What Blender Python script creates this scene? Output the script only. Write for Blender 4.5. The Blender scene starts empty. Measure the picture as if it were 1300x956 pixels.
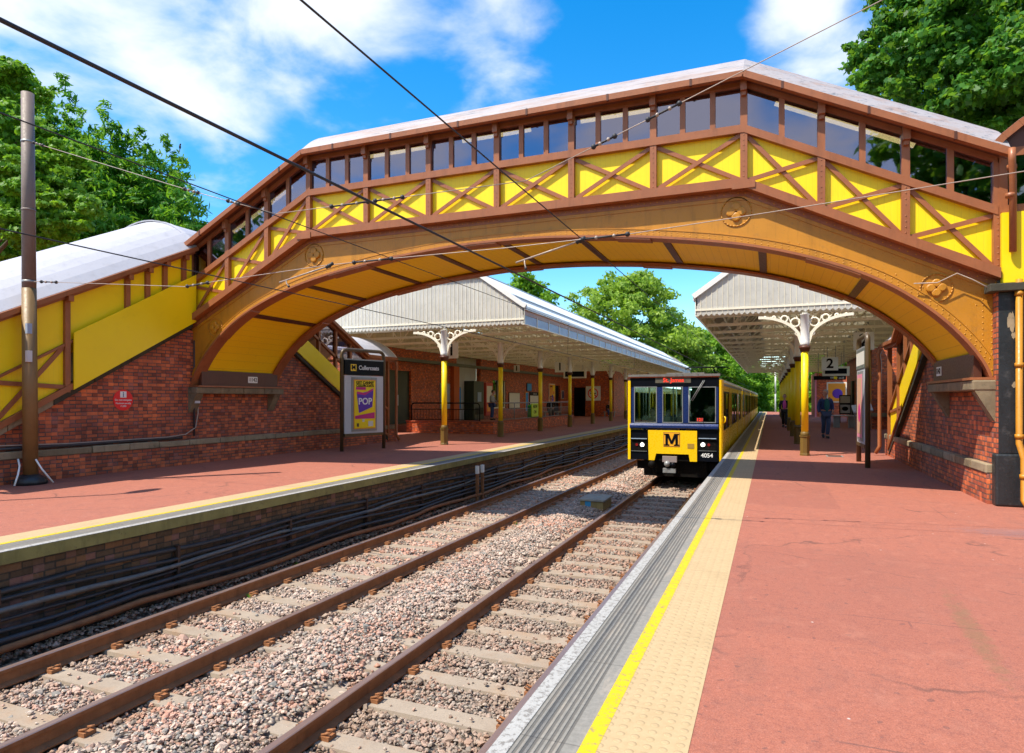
import bpy, bmesh, math, random
import numpy as np
from mathutils import Vector, Matrix
R = math.radians
scene = bpy.context.scene
col = scene.collection
rnd = random.Random(7)
nrs = np.random.RandomState(11)

# ------------------------------------------------------------------ materials
class NT:
    def __init__(s, name):
        s.m = bpy.data.materials.new(name); s.m.use_nodes = True
        s.t = s.m.node_tree; s.n = s.t.nodes
        for x in list(s.n): s.n.remove(x)
        s.out = s.n.new('ShaderNodeOutputMaterial')
    def new(s, k, **kw):
        x = s.n.new(k)
        for a, b in kw.items(): setattr(x, a, b)
        return x
    def link(s, a, b): s.t.links.new(a, b)
    def val(s, sock, v):
        if hasattr(v, 'links') or isinstance(v, bpy.types.NodeSocket): s.link(v, sock)
        else: sock.default_value = v
    def math(s, op, a, b=0.0, c=0.0, clamp=False):
        x = s.new('ShaderNodeMath', operation=op); x.use_clamp = clamp
        s.val(x.inputs[0], a); s.val(x.inputs[1], b); s.val(x.inputs[2], c)
        return x.outputs[0]
    def mix(s, f, a, b, blend='MIX'):
        x = s.new('ShaderNodeMix', data_type='RGBA', blend_type=blend)
        s.val(x.inputs[0], f); s.val(x.inputs[6], c4(a)); s.val(x.inputs[7], c4(b))
        return x.outputs[2]
    def noise(s, scale, detail=4, rough=.55, vec=None, dist=0):
        x = s.new('ShaderNodeTexNoise'); x.inputs['Scale'].default_value = scale
        x.inputs['Detail'].default_value = detail; x.inputs['Roughness'].default_value = rough
        x.inputs['Distortion'].default_value = dist
        s.link(vec if vec is not None else s.pos(), x.inputs['Vector'])
        return x.outputs['Fac']
    def pos(s):
        if not hasattr(s, '_g'): s._g = s.new('ShaderNodeNewGeometry')
        return s._g.outputs['Position']
    def scaled(s, v, sx, sy, sz, off=(0,0,0)):
        x = s.new('ShaderNodeMapping'); x.inputs['Scale'].default_value = (sx, sy, sz); x.inputs['Location'].default_value = off
        s.link(v, x.inputs['Vector']); return x.outputs[0]
    def xyz(s):
        x = s.new('ShaderNodeSeparateXYZ'); s.link(s.pos(), x.inputs[0]); return x.outputs
    def ramp(s, f, a, b, lo=0., hi=1.):
        x = s.new('ShaderNodeMapRange'); x.clamp = True
        s.val(x.inputs[0], f)
        for i, v in enumerate((a, b, lo, hi)): x.inputs[i+1].default_value = v
        return x.outputs[0]
    def bsdf(s, colr, rough=.6, metal=0., bump=None, bstr=.3, bdist=.01, **kw):
        p = s.new('ShaderNodeBsdfPrincipled')
        s.val(p.inputs['Base Color'], c4(colr)); s.val(p.inputs['Roughness'], rough); s.val(p.inputs['Metallic'], metal)
        for k, v in kw.items(): s.val(p.inputs[k.replace('_', ' ')], v)
        if bump is not None:
            b = s.new('ShaderNodeBump'); b.inputs['Strength'].default_value = bstr; b.inputs['Distance'].default_value = bdist
            s.link(bump, b.inputs['Height']); s.link(b.outputs[0], p.inputs['Normal'])
        s.link(p.outputs[0], s.out.inputs[0]); return p
def c4(c):
    if isinstance(c, (tuple, list)) and len(c) == 3: return (c[0], c[1], c[2], 1)
    return c
def mul(c, k): return tuple(min(1, x*k) for x in c)
MATS = {}
def paint(name, c, rough=.5, var=.12, dirt=.15, scale=3., bstr=.15, metal=0., dirtcol=(.09,.07,.05)):
    t = NT(name)
    a = t.noise(scale, 5); b = t.noise(scale*9, 4)
    k = t.mix(a, mul(c, 1-var*1.6), mul(c, 1+var))
    d = t.ramp(t.noise(scale*2.3, 7, .7), .56, .78, 0, dirt*2)
    k = t.mix(d, k, dirtcol)
    if dirt >= .1:
        st = t.noise(1.0, 6, .7, t.scaled(t.pos(), 7, 7, .8))
        k = t.mix(t.ramp(st, .52, .70, 0, min(.55, dirt*2.2)), k, mul(c, .42))
        k = t.mix(t.ramp(t.noise(38, 4, .75), .63, .70, 0, min(.7, dirt*3)), k, (.10,.045,.02))
    t.bsdf(k, t.ramp(b, .3, .7, rough-.08, rough+.12), metal, b, bstr, .004)
    MATS[name] = t.m; return t.m
def brick(name, c1, c2, mortar, bw=.225, bh=.075, dirt=.5, glaze=.7, mort=.012):
    t = NT(name); x, y, z = t.xyz()
    cb = t.new('ShaderNodeCombineXYZ'); t.link(t.math('ADD', x, y), cb.inputs[0]); t.link(z, cb.inputs[1])
    wob = t.noise(1.1, 2)
    cb2 = t.new('ShaderNodeVectorMath', operation='ADD'); t.link(cb.outputs[0], cb2.inputs[0])
    cw = t.new('ShaderNodeCombineXYZ'); t.link(t.math('MULTIPLY', wob, .02), cw.inputs[1]); t.link(cw.outputs[0], cb2.inputs[1])
    b = t.new('ShaderNodeTexBrick'); b.offset = .5
    t.link(cb2.outputs[0], b.inputs['Vector'])
    b.inputs['Scale'].default_value = 1; b.inputs['Brick Width'].default_value = bw; b.inputs['Row Height'].default_value = bh
    b.inputs['Mortar Size'].default_value = mort; b.inputs['Mortar Smooth'].default_value = .2; b.inputs['Bias'].default_value = 0
    b.inputs['Color1'].default_value = c4(c1); b.inputs['Color2'].default_value = c4(c2); b.inputs['Mortar'].default_value = c4(mortar)
    # a second, coarser randomness per brick using a snapped coordinate
    sn = t.new('ShaderNodeVectorMath', operation='SNAP'); t.link(cb2.outputs[0], sn.inputs[0]); sn.inputs[1].default_value = (bw/2, bh, 1)
    wn = t.new('ShaderNodeTexWhiteNoise', noise_dimensions='2D'); t.link(sn.outputs[0], wn.inputs['Vector'])
    k = t.mix(t.ramp(wn.outputs['Value'], .72, 1, 0, .6), b.outputs['Color'], mul(c1, 1.7))
    k = t.mix(t.math('MULTIPLY', t.ramp(wn.outputs['Value'], .40, .46, 0, 1), t.ramp(wn.outputs['Value'], .50, .54, .5, 0)), k, (.30,.13,.12))
    k = t.mix(t.ramp(wn.outputs['Value'], .0, .26, .75, 0), k, mul(c2, .40))
    big = t.noise(.7, 5, .65)
    k = t.mix(t.ramp(big, .48, .72, 0, dirt), k, (.045,.028,.025))
    k = t.mix(t.ramp(t.noise(1.3, 6, .7, t.scaled(t.pos(), 1, 1, .6, (5, 3, 1))), .58, .75, 0, dirt*.55), k, (.40,.25,.24))
    k = t.mix(t.ramp(t.noise(5, 6, .7), .56, .72, 0, dirt*.6), k, (.05,.035,.03))
    t.bsdf(k, t.ramp(t.noise(30, 3), .3, .7, glaze-.12, glaze+.15), 0,
           t.math('ADD', t.math('MULTIPLY', b.outputs['Fac'], -1), t.math('MULTIPLY', t.noise(60, 3), .5)), .6, .012)
    MATS[name] = t.m; return t.m
def foliage(name, a, b, trans=.35):
    t = NT(name)
    at = t.new('ShaderNodeAttribute', attribute_name='tint')
    k = t.mix(at.outputs['Fac'], a, b)
    p = t.bsdf(k, .5); p.inputs['Specular IOR Level'].default_value = .35
    tr = t.new('ShaderNodeBsdfTranslucent'); t.link(t.mix(.5, k, (.35,.6,.03)), tr.inputs[0])
    mx = t.new('ShaderNodeMixShader'); mx.inputs[0].default_value = trans
    t.link(p.outputs[0], mx.inputs[1]); t.link(tr.outputs[0], mx.inputs[2]); t.link(mx.outputs[0], t.out.inputs[0])
    MATS[name] = t.m; return t.m
def glass(name, tint=(.8,.86,.95), refl=.12, rough=.02, gl=(.95,.97,1)):
    t = NT(name)
    tr = t.new('ShaderNodeBsdfTransparent'); tr.inputs[0].default_value = c4(tint)
    g = t.new('ShaderNodeBsdfGlossy'); g.inputs['Roughness'].default_value = rough; g.inputs[0].default_value = gl+(1,)
    lw = t.new('ShaderNodeLayerWeight'); lw.inputs['Blend'].default_value = .35
    mx = t.new('ShaderNodeMixShader')
    t.link(t.math('ADD', t.math('MULTIPLY', lw.outputs['Fresnel'], .45), refl, clamp=True), mx.inputs[0])
    t.link(tr.outputs[0], mx.inputs[1]); t.link(g.outputs[0], mx.inputs[2]); t.link(mx.outputs[0], t.out.inputs[0])
    MATS[name] = t.m; return t.m
def sheet(name, c, trans=.4, corr=None):
    """pale translucent glazing / sheet"""
    t = NT(name)
    k = t.mix(t.noise(2.5, 6, .65), mul(c, .72), mul(c, 1.12))
    k = t.mix(t.ramp(t.noise(8, 6, .7), .55, .8, 0, .5), k, mul(c, .5))
    p = t.bsdf(k, .35)
    tr = t.new('ShaderNodeBsdfTranslucent'); t.link(k, tr.inputs[0])
    mx = t.new('ShaderNodeMixShader'); mx.inputs[0].default_value = trans
    t.link(p.outputs[0], mx.inputs[1]); t.link(tr.outputs[0], mx.inputs[2]); t.link(mx.outputs[0], t.out.inputs[0])
    MATS[name] = t.m; return t.m

def emis(name, c, s):
    t = NT(name); e = t.new('ShaderNodeEmission'); e.inputs[0].default_value = c4(c); e.inputs[1].default_value = s
    t.link(e.outputs[0], t.out.inputs[0]); return t.m
YEL = paint('yellow_paint', (1.0,.70,.002), .42, .05, .05, 1.5)
def boarded():
    t = NT('yellow_boards'); x, y, z = t.xyz()
    s = t.math('ADD', x, y)
    fr = t.math('FRACT', t.math('MULTIPLY', s, 11))
    gr = t.ramp(t.math('ABSOLUTE', t.math('SUBTRACT', fr, .5)), .44, .5, 1, 0)
    k = t.mix(t.noise(1.7, 5), (1.0,.68,.002), (1.0,.76,.003))
    k = t.mix(t.ramp(t.noise(6, 6, .7, t.scaled(t.pos(), 1, 1, .3)), .55, .8, 0, .35), k, (.42,.30,.03))
    k = t.mix(t.math('MULTIPLY', t.math('SUBTRACT', 1, gr), .16), k, (.35,.22,.01))
    t.bsdf(k, .45, 0, gr, .25, .004); MATS['boards'] = t.m; return t.m
BOARD = boarded()
def soffit():
    t = NT('soffit_boards'); x, y, z = t.xyz()
    fr = t.math('FRACT', t.math('MULTIPLY', x, 7))
    gr = t.ramp(t.math('ABSOLUTE', t.math('SUBTRACT', fr, .5)), .45, .5, 1, 0)
    k = t.mix(t.noise(1.7, 5), (1.0,.62,.003), (1.0,.70,.004))
    k = t.mix(t.ramp(t.noise(22, 4, .7), .62, .72, 0, .6), k, (.25,.12,.01))
    k = t.mix(t.math('MULTIPLY', t.math('SUBTRACT', 1, gr), .3), k, (.35,.18,.01))
    t.bsdf(k, .5, 0, gr, .4, .004); MATS['soffit'] = t.m; return t.m
SOFFIT = soffit()
BROWN = paint('brown_paint', (.34,.115,.042), .42, .16, .18, 4)
DBROWN = paint('dark_brown_paint', (.10,.03,.014), .45, .15, .1, 4)
OCHRE = paint('ochre_paint', (.53,.225,.014), .42, .12, .20, 3)
OLIVE = paint('olive_brown_paint', (.16,.10,.02), .45, .12, .1, 5)
CREAM = paint('cream_paint', (.88,.83,.68), .5, .06, .09, 4)
WHITE = paint('white_paint', (.84,.84,.82), .5, .05, .06, 3)
WROOF = paint('white_roof_sheet', (.44,.44,.49), .55, .06, .10, 1.2, .2)
BLACK = paint('black_paint', (.004,.005,.009), .35, .2, .0, 5)
DGREEN = paint('dark_green_paint', (.03,.04,.018), .4, .25, .25, 5)
GREY = paint('grey_metal', (.30,.31,.31), .45, .1, .25, 4, metal=.3)
LGREY = paint('pale_grey_panel', (.56,.57,.60), .4, .06, .08, 2)
GBEAM = paint('grey_green_beam', (.13,.15,.13), .5, .12, .15, 4)
BLUE = paint('navy_paint', (.006,.022,.12), .3, .1, .05, 3)
TYEL = paint('train_yellow', (1.0,.60,.003), .28, .03, .05, 2, .05)
TROOF = paint('train_roof_grey', (.20,.19,.18), .6, .2, .4, 3)
RED = paint('red_sign', (.80,.01,.012), .4, .04, .02, 3)
UNDER = paint('underframe_black', (.006,.0055,.005), .7, .3, .3, 8)
STONE = paint('sandstone', (.34,.27,.17), .85, .35, .55, 2.5, .8, dirtcol=(.05,.05,.025))
CONC = paint('concrete_trough', (.36,.34,.28), .85, .2, .3, 6, .6)
COPING = paint('mossy_coping', (.27,.23,.075), .85, .35, .4, 3, .8)
GUARD=1
DCOP = paint('dark_coping', (.06,.055,.035), .85, .35, .4, 3, .8)
RUST = paint('rust', (.32,.13,.05), .75, .3, .25, 9, .5)
DRUST = paint('dark_rusty_iron', (.07,.035,.022), .75, .3, .3, 9, .5)
CABLE = paint('cable_black', (.045,.045,.052), .55, .3, .2, 9)
CABLEG = paint('cable_grey', (.16,.16,.16), .6, .3, .2, 9)
_t = NT('wire_steel'); _t.bsdf((.022,.020,.024), .6); STEEL = _t.m
INSUL = paint('insulator', (.42,.33,.27), .35, .2, .1, 20)
BRONZE = paint('bronze_paint', (.10,.065,.03), .35, .12, .1, 6)
SKIN = paint('skin', (.62,.30,.20), .55, .05, .0, 8)
POLE = paint('mast_brown', (.22,.13,.045), .5, .15, .2, 3)
POLET = paint('mast_weathered', (.20,.15,.13), .6, .12, .2, 3)
PITCH = paint('black_bitumen_render', (.022,.026,.030), .38, .4, .3, 3, .9, dirtcol=(.12,.12,.12))
for _m in (BLACK, UNDER):
    for _n in _m.node_tree.nodes:
        if _n.type == 'BSDF_PRINCIPLED': _n.inputs['Specular IOR Level'].default_value = .12
WSTONE = paint('weathered_stone', (.24,.185,.11), .9, .4, .6, 3, .8, dirtcol=(.045,.05,.025))
BARK = paint('bark', (.10,.07,.045), .9, .3, .3, 5, .9)
BR1 = brick('brick_wall_red', (.62,.145,.045), (.36,.078,.040), (.10,.070,.060), dirt=.55)
BR2 = brick('brick_building_red', (.66,.12,.025), (.48,.08,.022), (.15,.075,.050), dirt=.15, glaze=.5)
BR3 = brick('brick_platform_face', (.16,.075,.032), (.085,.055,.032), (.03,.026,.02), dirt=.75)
GLASS = glass('window_glass', (.36,.36,.38), .20, gl=(.86,.80,.98))
TGLASS = glass('train_glass', (.55,.72,.70), .03)
SGLASS = glass('poster_glass', (.92,.94,.96), .04)
DGLASS = glass('dark_window', (.10,.12,.13), .14)
GLAZ = sheet('canopy_glazing', (.93,.92,.86), .42)
GLZR = sheet('roof_glazing', (.72,.74,.74), .3)
BVAL = sheet('pale_blue_glazing', (.50,.60,.80), .4)
TSOF = sheet('translucent_roofing', (.74,.67,.52), .46)
SOFC = paint('canopy_boarding', (.68,.60,.44), .6, .15, .25, 3)
LAMP = emis('headlamp_lit', (1,.86,.68), 3.0)
LEDR = emis('led_red', (1,.07,.04), .55)
LEDO = emis('led_amber', (1,.5,.1), 1.2)
TUBE = emis('tube_lamp_glow', (1,.78,.30), 2.2)  # emission raised until the tubes show through the window glass
def plain(name, c, rough=.5): return paint(name, c, rough, .05, .03, 4, .05)
def tarmac():
    t = NT('red_tarmac'); p = t.pos()
    fine = t.noise(95, 4, .8); mid = t.noise(9, 6, .65); big = t.noise(.55, 5, .6, t.scaled(p, 1.6, .8, 1))
    k = t.mix(t.ramp(fine, .3, .7), (.19,.055,.032), (.54,.18,.11))
    k = t.mix(t.ramp(big, .35, .7, 0, .5), k, (.36,.112,.068))
    k = t.mix(t.ramp(mid, .50, .72, 0, .45), k, (.17,.06,.048))
    k = t.mix(t.ramp(t.noise(33, 5, .75), .46, .66, 0, .5), k, (.20,.058,.042))
    k = t.mix(t.ramp(t.noise(26, 5, .75, t.scaled(p, 1, 1, 1, (4, 4, 0))), .54, .7, 0, .35), k, (.52,.22,.16))
    # dark worn patches and patch-repair seams
    k = t.mix(t.ramp(t.noise(.8, 6, .7, t.scaled(p, 1, 1, 1, (3.3, 9.1, 0))), .62, .70, 0, .35), k, (.13,.065,.05))
    v = t.new('ShaderNodeTexVoronoi', feature='DISTANCE_TO_EDGE'); v.inputs['Scale'].default_value = .42
    dst = t.new('ShaderNodeVectorMath', operation='ADD'); t.link(t.scaled(p, 1, 1, 0), dst.inputs[0])
    nz = t.new('ShaderNodeTexNoise'); nz.inputs['Scale'].default_value = 2.2; nz.inputs['Detail'].default_value = 6; t.link(p, nz.inputs['Vector'])
    sc = t.new('ShaderNodeVectorMath', operation='SCALE'); t.link(nz.outputs['Color'], sc.inputs[0]); sc.inputs['Scale'].default_value = .5
    t.link(sc.outputs[0], dst.inputs[1]); t.link(dst.outputs[0], v.inputs['Vector'])
    crack = t.ramp(v.outputs['Distance'], .002, .009, 1, 0)
    crack = t.math('MULTIPLY', crack, t.ramp(t.noise(1.1, 3), .45, .6, 0, .6))
    k = t.mix(crack, k, (.06,.03,.025))
    bt = t.new('ShaderNodeTexBrick'); bt.offset = .37; bt.inputs['Brick Width'].default_value = 3.3; bt.inputs['Row Height'].default_value = 1.9
    bt.inputs['Scale'].default_value = 1; bt.inputs['Mortar Size'].default_value = .007; bt.inputs['Mortar Smooth'].default_value = 0
    t.link(t.scaled(p, 1, 1, 0, (1.2, .6, 0)), bt.inputs['Vector'])
    k = t.mix(t.math('MULTIPLY', bt.outputs['Fac'], t.ramp(t.noise(1.7, 2), .45, .55, 0, .55)), k, (.09,.045,.04))
    cs = t.new('ShaderNodeTexBrick'); cs.offset = .43; cs.inputs['Brick Width'].default_value = 2.3; cs.inputs['Row Height'].default_value = 2.7; cs.inputs['Scale'].default_value = 1; cs.inputs['Mortar Size'].default_value = 0
    cs.inputs['Color1'].default_value = (0,0,0,1); cs.inputs['Color2'].default_value = (1,1,1,1); t.link(t.scaled(p, 1, 1, 0, (.4, .9, 0)), cs.inputs['Vector'])
    k = t.mix(t.ramp(cs.outputs['Color'], .5, .85, 0, .42), k, (.24,.075,.052))
    k = t.mix(t.ramp(t.noise(14, 2, .4), .70, .715, 0, .5), k, (.10,.05,.045))
    k = t.mix(t.ramp(t.noise(2.6, 7, .72, t.scaled(p, 1.5, .8, 1, (9, 4, 0))), .50, .66, 0, .28), k, (.23,.095,.07))
    k = t.mix(t.ramp(t.noise(4.2, 7, .75, t.scaled(p, 1, 1, 1, (2, 8, 0))), .54, .70, 0, .35), k, (.50,.20,.13))
    # pale chips
    sp = t.new('ShaderNodeTexVoronoi'); sp.inputs['Scale'].default_value = 3.2; t.link(p, sp.inputs['Vector'])
    k = t.mix(t.ramp(sp.outputs['Distance'], .02, .035, .8, 0), k, (.6,.55,.5))
    # speckle, a mossy streak and a grey oily patch
    k = t.mix(t.ramp(t.noise(140, 3, .85), .52, .66, 0, .6), k, (.11,.05,.04))
    k = t.mix(t.ramp(t.noise(150, 3, .85, t.scaled(p, 1, 1, 1, (7, 2, 0))), .56, .68, 0, .5), k, (.66,.36,.29))
    x, y, z = t.xyz()
    def blob(cx, cy, rx, ry, shear=0):
        a = t.math('DIVIDE', t.math('ADD', t.math('SUBTRACT', x, cx), t.math('MULTIPLY', t.math('SUBTRACT', y, cy), shear)), rx); b = t.math('DIVIDE', t.math('SUBTRACT', y, cy), ry)
        r = t.math('ADD', t.math('MULTIPLY', a, a), t.math('MULTIPLY', b, b))
        return t.ramp(t.math('ADD', r, t.math('MULTIPLY', t.math('SUBTRACT', t.noise(9, 8, .8), .5), 7.5)), .0, 1.3, .4, 0)
    k = t.mix(blob(1.24, 5.1, .07, .85, -.06), k, (.13,.11,.045))
    k = t.mix(blob(2.75, 8.9, .75, .28), k, (.15,.12,.14))
    k = t.mix(t.math('MULTIPLY', blob(.95, 6.4, .5, .9), .25), k, (.16,.07,.055))
    k = t.mix(t.math('MULTIPLY', blob(-.1, 3.9, .10, .25), .5), k, (.12,.075,.06))
    t.bsdf(k, .92, 0, fine, .5, .006); return t.m
TARMAC = tarmac()
def ribbed(name, c, dark):
    t = NT(name); x, y, z = t.xyz()
    fr = t.math('FRACT', t.math('MULTIPLY', x, 34)); gr = t.ramp(t.math('ABSOLUTE', t.math('SUBTRACT', fr, .5)), .18, .34, 0, 1)
    mask = t.ramp(t.math('ABSOLUTE', t.math('SUBTRACT', t.math('FRACT', t.math('MULTIPLY', x, 3.45)), .22)), .12, .14, 0, 1)
    gr = t.math('MULTIPLY', gr, mask)
    k = t.mix(t.noise(30, 6, .7), mul(c, .5), mul(c, 1.4))
    k = t.mix(t.ramp(t.noise(5, 5, .7, t.scaled(t.pos(), 3, .5, 1)), .5, .7, 0, .5), k, (.40,.33,.26))
    k = t.mix(t.math('MULTIPLY', gr, .6), k, dark)
    sl = t.math('FRACT', t.math('MULTIPLY', y, 1.1)); k = t.mix(t.ramp(sl, .0, .012, .7, 0), k, dark)
    t.bsdf(k, .9, 0, t.math('SUBTRACT', 1, gr), .7, .01); return t.m
RIBBED = ribbed('ribbed_coping', (.23,.215,.19), (.05,.045,.04))
def tactile():
    t = NT('tan_tactile_paving'); x, y, z = t.xyz()
    def cellv(a, k):
        f = t.math('SUBTRACT', t.math('FRACT', t.math('MULTIPLY', a, k)), .5); return t.math('MULTIPLY', f, f)
    d = t.math('ADD', cellv(x, 15), cellv(y, 15))
    dot = t.ramp(d, .03, .09, 1, 0)
    k = t.mix(t.noise(25, 6, .7), (.36,.25,.125), (.54,.395,.225))
    k = t.mix(t.ramp(t.noise(1.6, 6, .7), .5, .72, 0, .5), k, (.36,.25,.13))
    ring = t.ramp(t.math('ABSOLUTE', t.math('SUBTRACT', d, .085)), .0, .03, .35, 0)
    k = t.mix(ring, k, (.28,.18,.08))
    sl = t.math('FRACT', t.math('MULTIPLY', y, 2.2)); k = t.mix(t.ramp(sl, 0, .015, .6, 0), k, (.2,.13,.07))
    t.bsdf(k, .85, 0, dot, .5, .006); return t.m
TACT = tactile()
def worn(name, c, under, amt=.55):
    t = NT(name)
    n = t.ramp(t.noise(28, 7, .75), amt, amt+.08, 0, 1)
    k = t.mix(n, t.mix(t.noise(8, 4), mul(c, .82), mul(c, 1.05)), under)
    t.bsdf(k, .75, 0, t.noise(80, 3), .3, .003); return t.m
WLINE = worn('white_edge_line', (.40,.39,.37), (.20,.185,.17), .50)
YLINE = worn('yellow_line', (.62,.45,.004), (.30,.23,.09), .53)
def ballast():
    t = NT('ballast_bed'); p = t.pos()
    v = t.new('ShaderNodeTexVoronoi'); v.inputs['Scale'].default_value = 21; t.link(p, v.inputs['Vector'])
    sp = t.new('ShaderNodeSeparateColor'); t.link(v.outputs['Color'], sp.inputs[0])
    k = t.mix(sp.outputs[0], (.20,.15,.12), (.55,.45,.36))
    k = t.mix(t.ramp(sp.outputs[1], .72, .8, 0, .7), k, (.36,.15,.10))
    k = t.mix(t.ramp(v.outputs['Distance'], .3, .75, 0, .85), k, (.03,.025,.02))
    t.bsdf(k, .9, 0, t.math('SUBTRACT', 1, v.outputs['Distance']), 1, .05); return t.m
BALLAST = ballast()
def stones():
    t = NT('ballast_stone'); p = t.pos(); x, y, z = t.xyz()
    at = t.new('ShaderNodeAttribute', attribute_name='tint'); a2 = t.new('ShaderNodeAttribute', attribute_name='hue')
    k = t.mix(at.outputs['Fac'], (.28,.215,.175), (.70,.585,.49))
    pink = t.ramp(t.noise(.55, 4, .6), .42, .6, .18, .8)
    k = t.mix(t.math('MULTIPLY', t.ramp(a2.outputs['Fac'], .35, .62, 0, 1), pink), k, (.60,.29,.20))
    k = t.mix(t.math('MULTIPLY', t.ramp(a2.outputs['Fac'], .30, .08, 0, .75), 1), k, (.20,.21,.20))
    # rust and brake dust soaks the stones beside the rails
    def near(xc): return t.ramp(t.math('ABSOLUTE', t.math('SUBTRACT', x, xc)), .12, .55, 1, 0)
    rr = near(-3.31)
    for xc in (-1.87, -5.11, -6.54): rr = t.math('MAXIMUM', rr, near(xc))
    k = t.mix(t.math('MULTIPLY', rr, t.ramp(t.noise(3, 5), .3, .7, .15, .75)), k, (.27,.15,.075))
    inb = t.ramp(t.math('ABSOLUTE', t.math('ADD', x, 2.59)), .4, .75, .4, 0)
    k = t.mix(inb, k, (.20,.145,.10))
    k = t.mix(t.ramp(t.noise(120, 4, .7), .45, .7, 0, .35), k, (.08,.06,.05))
    t.bsdf(k, .88, 0, t.noise(150, 3), .4, .003); return t.m
STONES = stones()
def sleeper():
    t = NT('concrete_sleeper')
    k = t.mix(t.noise(4, 6, .65), (.24,.185,.14), (.40,.33,.255))
    k = t.mix(t.ramp(t.noise(2.3, 5, .6), .5, .7, 0, .55), k, (.33,.19,.10))
    k = t.mix(t.ramp(t.noise(60, 4, .7), .5, .75, 0, .4), k, (.12,.09,.07))
    t.bsdf(k, .9, 0, t.noise(70, 5), .4, .006); return t.m
SLEEPER = sleeper()
def railhead():
    t = NT('rail_head_worn'); x, y, z = t.xyz()
    k = t.mix(t.noise(20, 4, .6, t.scaled(t.pos(), 1, .1, 1)), (.26,.16,.13), (.42,.31,.28))
    t.bsdf(k, .32, .55, t.noise(90, 2), .1, .002); return t.m
RHEAD = railhead()
def grass():
    t = NT('grass_ground'); k = t.mix(t.noise(.4, 6, .7), (.035,.065,.012), (.10,.14,.03))
    t.bsdf(k, .95, 0, t.noise(6, 5), .8, .1); return t.m
GRASS = grass()
LEAFN = foliage('sycamore_leaves', (.012,.07,.010), (.09,.28,.022), .42)
LEAFL = foliage('conifer_sprays', (.014,.11,.012), (.12,.38,.02), .42)
LEAFY = foliage('bright_leaves', (.045,.15,.008), (.20,.42,.018), .42)
LEAFB = foliage('mid_green_leaves', (.12,.22,.02), (.40,.56,.08), .48)
LEAFC = foliage('fresh_leaves', (.07,.19,.008), (.24,.46,.03), .45)

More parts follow.
